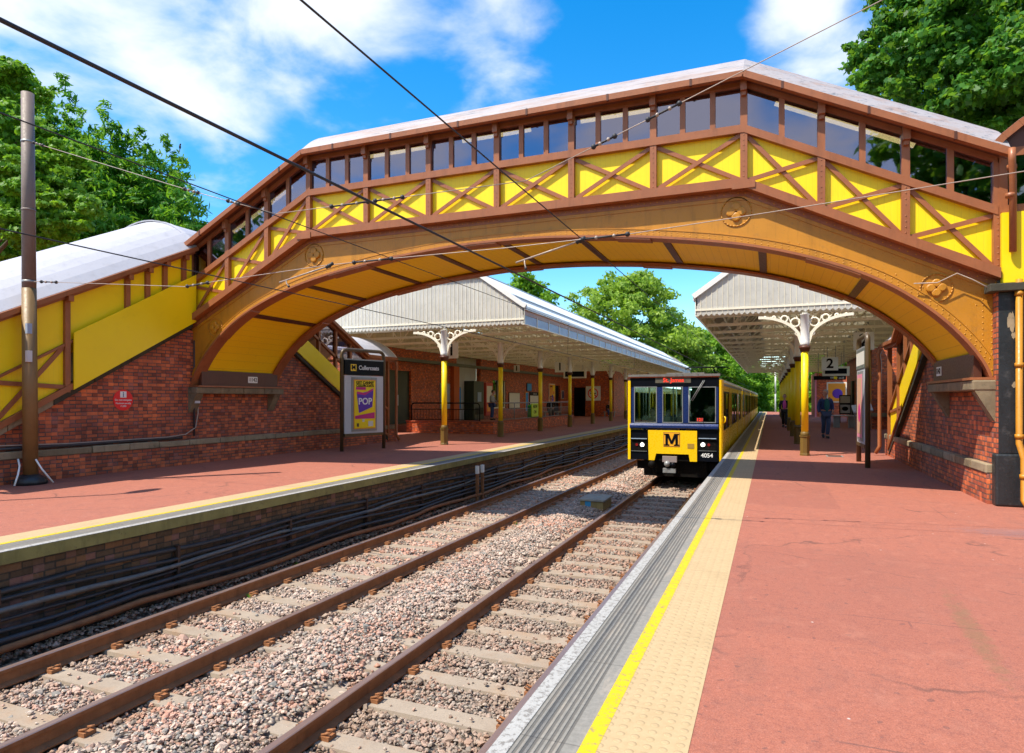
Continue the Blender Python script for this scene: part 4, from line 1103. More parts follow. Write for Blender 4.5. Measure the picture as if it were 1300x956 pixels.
# ramp with low wall
t = thing('ramp_wall', (-12.5, 31, 0), 'low red brick wall around the ramp behind the left yellow columns', 'low wall')
m = MB(); m.box(-15.3, -11.0, 25.2, 25.45, 0, .50, BR2); m.box(-11.25, -11.001, 25.451, 37.2, 0, .50, BR2); m.build('wall', t)
m = MB(); m.box(-15.32, -10.96, 25.16, 25.47, .501, .55, BRICKC := plain('red_coping_brick', (.34,.07,.03), .6)); m.box(-11.28, -10.96, 25.471, 37.25, .501, .55, BRICKC); m.build('coping', t)
m = MB(); m.box(-16.1, -11.26, 25.46, 37.2, 0, .30, TARMAC); m.build('ramp', t)
def railing(pts, label, group):
    t = thing('railing', pts[0], label, 'railing', group)
    P = [Vector(p) for p in pts]
    (a, b) = P[0], P[-1]; L = (b-a).length; u = (b-a).normalized()
    for z, r in ((.78, .028), (.50, .018), (.04, .018)):
        m = MB()
        if z == .78: m.tube([a+Vector((0,0,0)), a+Vector((0,0,.66)), a+u*.05+Vector((0,0,.75)), a+u*.14+Vector((0,0,.78)), b-u*.14+Vector((0,0,.78)), b-u*.05+Vector((0,0,.75)), b+Vector((0,0,.66)), b], r, BLACK if label[0] == 'b' else GREY, 8)
        else: m.tube([a+Vector((0,0,z)), b+Vector((0,0,z))], r, BLACK if label[0] == 'b' else GREY, 6)
        m.build('rail', t)
    n = max(2, int(L/1.4)); M_ = BLACK if label[0] == 'b' else GREY
    for i in range(1, n): m = MB(); q = a+u*L*i/n; m.tube([q, q+Vector((0,0,.78))], .022, M_, 6); m.build('post', t)
    m = MB()
    k = .15
    while k < L: q = a+u*k; m.tube([q+Vector((0,0,.04)), q+Vector((0,0,.5))], .008, M_, 4); k += .15
    m.build('bars', t)
railing([(-15.1, 25.32, .55), (-11.7, 25.32, .55)], 'black tubular railing on the low brick wall facing the camera', 'railings on the ramp wall')
railing([(-11.12, 26.2, .55), (-11.12, 31.4, .55)], 'grey tubular railing on the ramp wall between the second and third yellow columns', 'railings on the ramp wall')
railing([(-11.12, 31.6, .55), (-11.12, 36.9, .55)], 'grey tubular railing at the far end of the ramp wall', 'railings on the ramp wall')
# ticket machines, boards, posters on the building
def board(name, label, cat, y0, y1, z0, z1, face, frame, x=XB+.001, grp=None, s=1, th=.05):
    t = thing(name, (x, (y0+y1)/2, z0), label, cat, grp)
    xa, xb = sorted((x, x+s*th)); m = MB(); m.box(xa, xb, y0, y1, z0, z1, frame); m.build('frame', t)
    xa, xb = sorted((x+s*th, x+s*(th+.01))); m = MB(); m.box(xa, xb, y0+.05, y1-.05, z0+.05, z1-.05, face); m.build('panel', t)
    return t
PALEB = plain('pale_blue_board', (.30,.38,.50)); SKYB = plain('sky_blue_poster', (.02,.28,.75)); GRN = plain('green_poster', (.05,.45,.10)); ORG = plain('orange_poster', (.85,.33,.02)); MAG = plain('magenta_print', (.62,.02,.20)); PUR = plain('purple_print', (.12,.03,.42)); CRM = plain('cream_paper', (.75,.72,.62)); LIME = plain('lime_print', (.55,.75,.03)); GRNB = plain('green_bin_plastic', (.02,.42,.05)); PINK = plain('pink_print', (.75,.25,.35)); NAVY = plain('navy_cloth', (.03,.055,.17), .8); BLUEJ = plain('blue_denim', (.03,.07,.22), .85); DJEAN = plain('dark_denim', (.06,.09,.17), .85); TEAL = plain('teal_cloth', (.02,.14,.14), .8); DKC = plain('black_cloth', (.012,.012,.014), .8); PINKC = plain('pink_cloth', (.72,.08,.33), .8); GREYC = plain('grey_cloth', (.36,.36,.38), .85); HAIRG = plain('grey_hair', (.35,.32,.30), .8); HAIRB = plain('brown_hair', (.05,.028,.015), .7); HAIRK = plain('black_hair', (.012,.01,.01), .7); CAPC = plain('tan_hair', (.32,.16,.06), .7); SHOE = plain('dark_shoes', (.03,.028,.03), .6)
board('notice_board', 'pale blue notice board on red brick beside the orange brick pier', 'notice board', 30.0, 31.1, .95, 2.35, PALEB, GREY)
t = board('poster', 'bright blue and green poster on the grey wall panels', 'poster', 32.35, 33.05, .9, 2.2, SKYB, GREY, XB-.299)
m = MB(); m.ball((XB-.235, 32.72, 1.35), .17, GRN, 10, 6, (.02, 1, 1.6)); m.build('leaf_print', t)
t = thing('ticket_machine', (XB-.1, 34.1, .3), 'dark green ticket machine the grey jacketed person stands at', 'ticket machine')
m = MB(); m.box(XB-.28, XB+.35, 33.5, 34.9, .3, 2.55, DGREEN); m.build('cabinet', t, bevel=.02)
m = MB(); m.box(XB+.351, XB+.37, 34.0, 34.5, 1.35, 1.9, PALEB); m.build('screen', t)
m = MB(); m.box(XB+.351, XB+.365, 33.7, 34.8, .6, 1.0, BLACK); m.build('tray', t)
t = thing('vending_poster_case', (XB+.1, 36.0, .3), 'red and white poster case next to the ticket machine', 'poster case')
m = MB(); m.box(XB+.001, XB+.25, 35.4, 36.5, .5, 2.5, plain('red_case', (.55,.05,.03))); m.build('case', t, bevel=.02)
m = MB(); m.box(XB+.251, XB+.26, 35.55, 36.35, 1.3, 2.3, CRM); m.box(XB+.251, XB+.262, 35.6, 36.3, .75, 1.2, ORG); m.build('panel', t)
t = board('notice_board', 'grey glazed notice board left of the blue sign on the red wall', 'notice board', 39.6, 41.6, .85, 1.95, CRM, DBROWN)
t = board('information_sign', 'small blue square sign high on the red wall', 'sign', 43.0, 44.0, 2.05, 2.65, SKYB, BLUE)
t = board('map_board', 'white map board with a black header under the blue sign', 'map board', 43.6, 45.6, .75, 2.0, CRM, BRONZE)
m = MB(); m.box(XB+.062, XB+.08, 43.62, 45.58, 1.75, 2.0, BLACK); m.build('header', t)
text('Cullercoats', 'lettering', t, (XB+.083, 44.6, 1.88), .17, WHITE, RX)
t = board('blue_banner', 'tall narrow blue banner with an orange post beside the map board', 'banner', 42.7, 43.3, .6, 2.0, SKYB, ORG)
t = board('poster', 'large orange and yellow poster in a pale frame on the red wall', 'poster', 48.0, 49.5, .9, 2.7, ORG, CRM)
m = MB(); m.box(XB+.062, XB+.066, 48.85, 49.4, 1.7, 2.6, YEL); m.ball((XB+.066, 48.75, 1.5), .28, PUR, 12, 8, (.015, 1, 1.2)); m.ball((XB+.068, 49.1, 2.0), .14, RED, 10, 6, (.02, 1, 1)); m.build('printed_shapes', t)
text('CANNY', 'lettering', t, (XB+.068, 48.45, 2.48), .17, DKC, RX)
t = board('information_sign', 'small blue and white sign right of the large orange poster', 'sign', 51.3, 51.9, 1.5, 2.2, BLUE, LGREY)
# no smoking sign on wing wall
t = thing('no_smoking_sign', (-14.2, 54.05, 1.3), 'white square sign with a red ring behind a far yellow column', 'sign')
m = MB(); m.box(-14.85, -13.55, 54.06, 54.098, 1.35, 2.6, WHITE); m.build('panel', t)
m = MB(); m.tube([(-14.2+.42*math.cos(a), 54.04, 1.98+.42*math.sin(a)) for a in [k*math.pi/12 for k in range(25)]], .045, RED, 6, cap=False); m.bar((-14.5, 54.03, 2.28), (-13.9, 54.03, 1.68), .05, .08, RED); m.build('red_ring', t)
m = MB(); m.box(-14.45, -13.95, 54.045, 54.059, 1.94, 2.02, BLACK); m.build('cigarette_symbol', t)
t = thing('waiting_bench', (-16, 53.7, .3), 'pale wall seat and box in front of the far red wall', 'seat')
m = MB(); m.box(-17.6, -16.0, 53.6, 54.0, .44, .50, GREY); m.build('seat', t)
for x in (-17.5, -16.1):
    m = MB(); m.box(x-.03, x+.03, 53.62, 53.98, 0, .44, GREY); m.build('leg', t)
# A-board and green bin behind the railing
t = thing('leaflet_board', (-12.0, 30.6, .3), 'lime green notice on the railing left of the green bin', 'notice')
m = MB(); m.box(-11.06, -11.03, 30.05, 31.1, .62, 1.28, LIME); m.build('panel', t)
text('NOW', 'lettering', t, (-11.025, 30.55, 1.12), .24, BLACK, RX); text('ON', 'lettering', t, (-11.025, 30.55, .85), .24, BLACK, RX)
m = MB(); m.lathe([(.26,0),(.30,.75),(.32,.80),(.30,.86),(.10,.92)], (-11.9, 32.5, .3), GRNB, 14)
tag(m.build('litter_bin'), 'bright green round litter bin behind the ramp railing', 'bin')

# right hand side
t = thing('station_building', (6, 42, 0), 'red brick building with a stone plinth behind the totem on the right platform', 'building')
m = MB(); m.box(4.73, 11, 36.6, 48, 0, 5.2, BR2); m.build('wall', t)
m = MB(); m.box(4.66, 11, 36.53, 36.598, .62, .82, STONE); m.box(4.66, 4.728, 36.599, 48, .62, .82, STONE); m.build('stone_band', t)
m = MB(); m.box(4.5, 11, 36.3, 48.1, 5.201, 5.35, GREY); m.build('roof', t)
m = MB(); m.box(4.6, 4.729, 43.8, 44.6, .2, 2.6, DGREEN); m.build('door', t)
t = thing('station_wing', (6, 63, 0), 'distant red brick wing behind the walking man', 'building')
m = MB(); m.box(3.55, 10, 60, 66, 0, 3.7, BR2); m.build('wall', t)
m = MB(); m.box(3.5, 3.62, 59.9, 59.999, 0, 3.7, PINK); m.build('corner_post', t)
t = board('poster', 'small orange poster on the distant red wing behind the walking man', 'poster', 59, 60, 0, 1, ORG, CRM)
for ch in list(t.children): bpy.data.objects.remove(ch)
t.location = (5.1, 59.95, 1.2); WL[t.name] = (5.1, 59.95, 1.2)
m = MB(); m.box(4.4, 5.9, 59.94, 59.995, 1.2, 2.9, CRM); m.build('frame', t)
m = MB(); m.box(4.5, 5.8, 59.92, 59.939, 1.3, 2.8, ORG); m.ball((5.2, 59.92, 1.95), .4, PUR, 10, 6, (1, .02, 1)); m.build('panel', t)
t = thing('retaining_wall', (7, 28, 0), 'plain brick retaining wall behind the right platform', 'brick wall')
m = MB(); m.box(6.0, 6.35, 21, 36.5, 0, 2.4, BR1); m.build('wall', t)
m = MB(); m.box(5.9, 6.45, 21, 36.5, 2.401, 2.52, DCOP); m.build('coping', t)
t = thing('notice_easel', (4.3, 41, 0), 'small black framed notice case with white print beyond the bench', 'notice case')
m = MB(); m.box(4.0, 4.66, 44.9, 44.96, .55, 1.75, BLACK); m.build('frame', t)
m = MB(); m.box(4.06, 4.60, 44.88, 44.899, 1.25, 1.68, CRM); m.box(4.06, 4.60, 44.88, 44.899, .62, 1.15, LGREY); m.ball((4.32, 44.88, .9), .14, BLACK, 8, 6, (1.3,.02,1)); m.build('sheet', t)
for x in (4.05, 4.6):
    m = MB(); m.box(x-.02, x+.02, 44.9, 44.96, 0, .549, BLACK); m.build('leg', t)
t = thing('platform_bench', (3.6, 38, 0), 'grey wooden bench under the canopy behind the walking man', 'bench')
m = MB(); m.box(2.9, 4.3, 37.7, 38.15, .60, .66, LGREY); m.build('seat', t, bevel=.01)
for x in (3.25, 3.95):
    m = MB(); m.box(x-.15, x+.15, 37.85, 38.0, 0, .6, GREY); m.build('leg', t)
t = thing('information_lectern', (4.2, 36.2, 0), 'sloping pale information lectern on two legs beside the bench', 'lectern')
m = MB(); m.bar((3.75, 35.6, 1.0), (4.6, 35.6, 1.12), .62, .05, LGREY, up=(0, -.7, 1)); m.build('panel', t)
for x in (3.85, 4.5):
    m = MB(); m.box(x-.03, x+.03, 35.55, 35.61, 0, 1.02, GREY); m.build('leg', t)

# ------------------------------------------------------------------ signs
def totem(loc, rz, label, style):
    """upright panel in its local XZ plane, 1.55 wide, facing local -Y"""
    t = thing('station_totem', (0, 0, 0), label, 'sign totem', 'station totems')
    w = .77
    m = MB(); pts = [(-w, 0, 0), (-w, 0, 2.78)]+[(-w+.16-.16*math.cos(a), 0, 2.80+.16*math.sin(a)) for a in (R(30), R(60), R(90))]+[(w-.16+.16*math.cos(a), 0, 2.80+.16*math.sin(a)) for a in (R(90), R(60), R(30))]+[(w, 0, 2.78), (w, 0, 0)]
    m.tube(pts, .055, BRONZE, 10); m.build('frame', t)
    m = MB(); m.box(-w+.06, w-.06, -.06, .06, .42, .50, BRONZE); m.build('bottom_rail', t)
    m = MB(); m.box(-w+.06, w-.06, -.045, .045, .501, 2.21, LGREY); m.build('cabinet', t)
    m = MB(); m.box(-w+.055, w-.055, -.06, .06, 2.22, 2.66, BLACK if style == 1 else GBEAM); m.box(-w+.055, w-.055, -.062, .062, 2.66, 2.70, GREY); hd = m.build('header', t)
    m = MB(); m.box(-.46, .46, -.065, -.046, .56, 2.16, GREY); cs = m.build('poster_case', t)
    m = MB(); m.box(-.40, .40, -.075, -.066, .63, 2.09, ORG if style == 1 else PINK); ps = m.build('poster', t)
    if style == 1:
        m = MB(); m.box(-.50, -.30, -.066, -.0605, 2.34, 2.54, TYEL); m.build('logo_square', hd)
        text('M', 'logo_letter', hd, (-.40, -.068, 2.44), .19, BLACK, RY, bold=.006)
        text('Cullercoats', 'lettering', hd, (.16, -.064, 2.44), .175, WHITE, RY, sx=.92, bold=.003)
        m = MB(); m.box(-.38, .38, -.079, -.0755, .66, 2.06, YEL)
        m.add([(-.30,-.082,1.67),(.31,-.082,1.78),(.27,-.082,1.28),(-.22,-.082,1.10)], [(3,2,1,0)], PUR)
        m.add([(-.30,-.083,1.74),(.0,-.083,1.70),(.31,-.083,1.85),(.31,-.083,1.79),(.0,-.083,1.63),(-.30,-.083,1.67)], [(5,4,3,2,1,0)], MAG)
        m.add([(-.36,-.081,1.02),(.36,-.081,1.12),(.36,-.081,.93),(-.36,-.081,.93)], [(3,2,1,0)], MAG)
        m.add([(-.33,-.081,1.87),(.03,-.081,1.87),(.03,-.081,1.79),(-.33,-.081,1.79)], [(3,2,1,0)], MAG)
        m.box(-.30, -.22, -.081, -.079, .70, .80, BRONZE); m.box(.12, .30, -.081, -.079, .70, .86, CRM); m.box(-.1, -.02, -.081, -.079, .84, .92, CRM)
        m.build('printed_shapes', ps)
        text('GET CANNY', 'lettering', ps, (0, -.083, 2.00), .115, BLACK, RY, bold=.003)
        text('CULLERCOATS', 'lettering', ps, (0, -.083, 1.91), .105, BLACK, RY, sx=.9, bold=.003)
        text('POP', 'lettering', ps, (.0, -.087, 1.44), .27, WHITE, RY, bold=.006)
    else:
        m = MB(); m.box(-.36, .36, -.079, -.0755, .72, 2.0, plain('faded_poster', (.62,.36,.22))); m.ball((0, -.079, 1.2), .22, MAG, 12, 8, (1, .02, 1)); m.build('printed_shapes', ps)
        m = MB(); m.add([(-.7,-.0605,2.3),(.7,-.0605,2.3),(.7,-.0605,2.6),(-.7,-.0605,2.6)], [(0,1,2,3)], CRM); m.build('map_strip', hd)
    m = MB(); m.box(-.44, .44, -.084 if style else 0, -.0835, .58, 2.14, SGLASS) if False else None
    t.location = loc; t.rotation_euler = (0, 0, rz)
    return t
bx, by = -11.52, 15.42; ex, ey = -11.06, 16.88
totem(((bx+ex)/2, (by+ey)/2, 0), math.atan2(ey-by, ex-bx), 'totem with a black name header and an orange poster on the left platform', 1)
totem((1.995, 16.85, 0), -math.pi/2, 'station totem seen almost edge on, standing on the right platform', 2)
m = MB(); m.box(1.38, 1.78, 18.75, 19.25, .0005, .006, GREY); m.box(1.42, 1.74, 18.79, 19.21, .006, .009, DRUST); tag(m.build('inspection_cover'), 'small grey inspection cover let into the right platform left of the totem', 'cover')
# hanging number signs
def hang(px, py, Y, w, h, label, num, ztop=3.75, cat='platform sign'):
    x, _, z = PY(px, py, Y)
    t = thing('platform_number_sign', (x, Y, z), label, cat, 'hanging platform number signs')
    m = MB(); m.box(x-w/2, x+w/2, Y-.03, Y+.03, z-h/2, z+h/2, WHITE); m.build('panel', t)
    text(num, 'number', t, (x, Y-.034, z), h*1.0, BLACK, RY, bold=.014)
    for s in (-1, 1): m = MB(); m.tube([(x+s*w*.35, Y, z+h/2), (x+s*w*.35, Y, ztop)], .012, GREY, 5); m.build('hanger', t)
    return t
hang(1053.5, 462, 30, .62, .55, 'white square sign with a black 2 above the display board on the right', '2')
hang(1096.5, 433, 24.5, .62, .60, 'white square sign with a black 2 partly behind the right totem', '2', 3.8)
hang(573.5, 445, 22.4, .56, .62, 'white square sign with a black 1 beside the first left yellow column', '1')
hang(711, 466, 36.0, .62, .62, 'white square sign with a black 1 above the left display board', '1')
hang(656, 468, 40.0, .4, .45, 'small white hanging sign between the second and third left columns', '1')
def display(px0, px1, py0, py1, Y, label):
    x0, _, z1 = PY(px0, py0, Y); x1, _, z0 = PY(px1, py1, Y)
    t = thing('display_board', ((x0+x1)/2, Y, z0), label, 'display board', 'hanging train display boards')
    m = MB(); m.box(x0, x1, Y, Y+.18, z0, z1, CREAM); m.build('case', t, bevel=.01)
    m = MB(); m.box(x0+.10, x1-.10, Y-.012, Y-.001, z0+.09, z1-.09, BLACK); m.build('screen', t)
    for x in (x0+.2, x1-.2): m = MB(); m.tube([(x, Y+.09, z1), (x, Y+.09, 3.72)], .015, GREY, 5); m.build('hanger', t)
display(1044, 1078.5, 465.5, 477, 30.3, 'train display board in a cream case hanging over the walking man')
display(715.5, 743.5, 470, 480, 38.5, 'train display board in a cream case hanging under the left canopy')
x0, _, z1 = PY(1033, 477.5, 34); x1, _, z0 = PY(1074, 482, 34)
t = thing('way_out_sign', ((x0+x1)/2, 34, z0), 'long black Way out sign with a yellow square behind the right display board', 'sign')
m = MB(); m.box(x0, x1, 33.97, 34.03, z0, z1, BLACK); m.build('panel', t)
m = MB(); m.box(x1-.52, x1-.38, 33.955, 33.969, z0+.03, z1-.03, YEL); m.build('logo_square', t)
text('Way out', 'lettering', t, (x0+1.0, 33.965, (z0+z1)/2), .17, WHITE, RY)
for q in (x0+.2, x1-.2): m = MB(); m.tube([(q, 34, z1), (q, 34, 3.7)], .015, GREY, 5); m.build('hanger', t)
# red round sign on the wall
xw = BC-7.82
t = thing('warning_sign', (xw, 9.48, 1.27), 'round red warning sign on the brick wall below the left stairs', 'sign')
m = MB(); c = [(9.48+.22*math.cos(a), 1.50+.22*math.sin(a)) for a in [k*math.pi/20 for k in range(40)]]; m.prism(c, 'x', xw+.001, xw+.012, RED); m.build('disc', t)
m = MB(); m.box(xw+.0125, xw+.015, 9.41, 9.55, 1.55, 1.68, WHITE); m.build('symbol_square', t)
m = MB(); m.box(xw+.0155, xw+.018, 9.472, 9.488, 1.565, 1.635, NAVY); m.ball((xw+.016, 9.48, 1.653), .013, NAVY, 8, 5, (.3, 1, 1)); m.build('figure_symbol', t)
for s_, z, sz in (('Do not trespass', 1.50, .058), ('Maximum penalty', 1.43, .048), ('£1,000', 1.37, .048)): text(s_, 'lettering', t, (xw+.014, 9.48, z), sz, WHITE, RX)
# pipes and conduits on the left wall
m = MB(); m.tube([(xw+.05, 7.0, .70),(xw+.05, 8.3, .66),(xw+.05, 10.5, .66),(xw+.05, 11.0, .70),(xw+.05, 11.28, .85),(xw+.05, 11.35, 1.2),(xw+.05, 11.33, 2.0),(xw+.05, 11.5, 2.3),(xw+.05, 11.75, 2.6)], .014, INSUL, 6)
tag(m.build('wall_cable'), 'thin pale cable curving up the brick wall to the arch foot', 'cable')
m = MB(); m.tube([(xw+.07, 6.5, .64),(xw+.07, 8, .63),(xw+.06, 10.9, .63)], .028, CABLE, 6); tag(m.build('wall_conduit'), 'thick black conduit along the stone ledge of the left wall', 'conduit')
t = thing('wall_conduit', (xw+.05, 11.2, 1.9), 'black vertical conduit with a small junction box left of the arch foot', 'conduit')
m = MB(); m.tube([(xw+.04, 11.25, .65),(xw+.04, 11.25, 2.9)], .022, CABLE, 6); m.build('tube', t)
m = MB(); m.box(xw+.065, xw+.15, 11.18, 11.32, 1.42, 1.62, LGREY); m.build('junction_box', t)
# mast on left platform
def mast(x, y, h, r0, r1, mats, label, base=True, grp=None, z0=0):
    t = thing('catenary_mast', (x, y, z0), label, 'mast', grp)
    m = MB(); ln = -.085 if base else 0
    if base: m.tube([(x, y, .1), (x+ln*.5, y, h*.5)], [r0, r0*.96], mats[0], 24); m.tube([(x+ln*.5, y, h*.5+.005), (x+ln, y, h)], [r0*.93, r1], mats[1], 24)
    else: m.lathe([(r0, z0+.1), (r0*.97, z0+h*.5), (r0*.96, z0+h*.5+.01)], (x, y, 0), mats[0], 20); m.lathe([(r0*.93, z0+h*.5+.01), (r1, z0+h)], (x, y, 0), mats[1], 20)
    m.build('shaft', t)
    if base:
        m = MB(); m.lathe([(.25, 0), (.26, .05), (.24, .10), (.17, .15), (r0*1.02, .18)], (x, y, z0), PITCH, 14); m.build('base', t)
    return t
mx_, my_ = -12.26, 7.43
t = mast(mx_, my_, 7.0, .116, .098, (POLE, POLET), 'tall brown catenary mast standing on the left platform by the stair wall')
m = MB(); m.box(mx_+.05, mx_+.108, my_-.12, my_-.04, 2.68, 2.86, PALEB); m.build('sticker', t)
m = MB(); m.box(mx_+.05, mx_+.112, my_-.12, my_-.04, 2.18, 2.38, LGREY); m.build('plate', t)
for z in (3.62, 6.12, 4.9):
    m = MB(); m.lathe([(.119-.002*z, -.02), (.119-.002*z, .02)], (mx_-.012*z, my_, z), GREY if z != 4.9 else POLET, 16); m.build('band', t)
m = MB(); m.tube([(mx_+.16, my_-.36, .02), (mx_+.12, my_-.28, .2), (mx_-.02, my_-.17, .34), (mx_-.08, my_-.16, .46)], .016, WHITE, 6); m.tube([(mx_+.3, my_+.2, .02), (mx_+.22, my_+.05, .28), (mx_+.14, my_+.0, .45)], .016, WHITE, 6); m.build('earth_lead', t)
m = MB(); m.tube([(mx_-.3, my_-.2, .05), (mx_-.6, my_-.35, .04), (mx_-.75, my_-.15, .3), (mx_-.45, my_+.15, .62), (mx_-.3, my_+.3, .66)], .014, CABLE, 6); tag(m.build('loose_cable'), 'loose black cable looping from the mast foot to the brick wall', 'cable')
# lamp post outside the frame whose shadow lies on the left platform
t = thing('platform_lamp', (-11.75, 4.95, 0), 'slim lamp post on the left platform whose thin shadow lies across the red surface', 'lamp post')
m = MB(); m.tube([(-11.75, 4.95, 0), (-11.75, 4.95, 4.9), (-11.75, 5.0, 5.0), (-11.73, 5.15, 5.06)], .04, GREY, 8); m.build('post', t)
m = MB(); m.ball((-11.70, 5.35, 5.06), .34, GREY, 12, 6, (.45, 1, .22)); m.build('lamp_head', t)
# thin white masts far away on the right
for i, (px, Y) in enumerate(((984.5, 88), (991.5, 84))):
    x, _, _2 = PY(px, 506, Y); mast(x, Y, 6.4, .10, .09, (WHITE, WHITE), ['farther white catenary mast beside the track beyond the right platform', 'nearer white catenary mast beyond the end of the right platform'][i], False, 'white masts beyond the platform', -1.1)
# people & train etc follow

# ------------------------------------------------------------------ lineside: cable runs and box
for i, (x, z, r, mm) in enumerate(((-7.16,-.42,.028,CABLE),(-7.15,-.52,.022,CABLE),(-7.13,-.60,.03,CABLEG),(-7.14,-.69,.02,CABLE),(-7.08,-.77,.024,CABLE),(-7.05,-.85,.032,CABLE),(-7.0,-.94,.04,RUST),(-7.11,-.95,.03,CABLE))):
    m = MB(); pts = []; r2 = random.Random(i+3)
    for k in range(0, 130):
        y = -5+k*.5; sag = .025*math.sin(y*1.57+i)+.012*r2.uniform(-1, 1)
        if i in (3, 4): sag += .12*math.exp(-((y-9.0)/1.3)**2)
        pts.append((x+.018*math.sin(y*.9+i*2)+.006*r2.uniform(-1,1)+(.10*math.exp(-((y-9.0)/1.3)**2) if i in (3,4) else 0), y, z+sag))
    m.tube(pts, r, mm, 6)
    lab = ['topmost black cable clipped along the left platform face','second cable from the top along the left platform face','grey cable in the middle of the run on the left platform face','black cable that bows out near the footbridge below the left platform','thin black cable bowing out beside the lowest runs','heavy black cable low along the left platform face','rusty pipe lying on the ballast edge below the left platform','lowest black cable tucked behind the rusty pipe'][i]
    tag(m.build('lineside_cable' if i != 6 else 'lineside_pipe'), lab, 'cable' if i != 6 else 'pipe', 'cables along the left platform wall')
m = MB()
for k in range(28): m.box(-7.19, -7.12, 4+k*2.1, 4.04+k*2.1, -1.06, -.38, DRUST)
tag(m.build('cable_brackets'), 'rusty brackets that hold the cables on the left platform wall', 'brackets', kind='stuff')
for i, (px, py) in enumerate(((606, 606), (612.5, 604))):
    x, y, z = PX(px, py, -6.98)
    t = thing('marker_post', (x, y, -1.08), ['nearer rusty lineside marker post with a white top','farther rusty lineside marker post with a white top'][i], 'marker post', 'marker posts by the left platform')
    m = MB(); m.box(x-.03, x+.03, y-.04, y+.04, -1.08, -.40, RUST); m.build('post', t)
    m = MB(); m.box(x-.034, x+.034, y-.05, y+.05, -.399, -.20, WHITE); m.build('plate', t)
x, y = -3.92, 15.2
t = thing('lineside_box', (x, y, -1.06), 'low concrete lineside box with a pale lid and blue mark between the tracks', 'cable box')
m = MB(); m.box(x-.28, x+.28, y-.42, y+.42, -1.12, -.90, paint('box_ochre', (.36,.25,.09), .8, .2, .3, 6)); m.build('body', t, bevel=.01)
m = MB(); m.box(x-.32, x+.32, y-.46, y+.46, -.899, -.85, CONC); m.build('lid', t, bevel=.01)
m = MB(); m.box(x-.16, x-.02, y-.424, y-.421, -1.05, -.90, plain('blue_spray', (.04,.30,.55))); m.build('paint_mark', t)

# ------------------------------------------------------------------ train
tr = thing('metro_train', (-2.59, 19, ZR), 'black and yellow metro train with lit headlamps coming in along the right platform', 'train')
TXC = -2.59; HW = 1.325; YF = 19.0; TL = 55.4
ZT0, ZT1 = -.26, 2.13
def TP(px, py): x, _, z = PY(px, py, YF); return x, z
def fbox(m, px0, px1, py0, py1, y0, y1, mat):
    x0, z1 = TP(px0, py0); x1, z0 = TP(px1, py1); m.box(x0, x1, YF+y0, YF+y1, z0, z1, mat)
CABL = emis('ceiling_light', (.9,1,.95), 2.5)
CABW = paint('cab_partition_grey', (.30,.38,.38), .5)
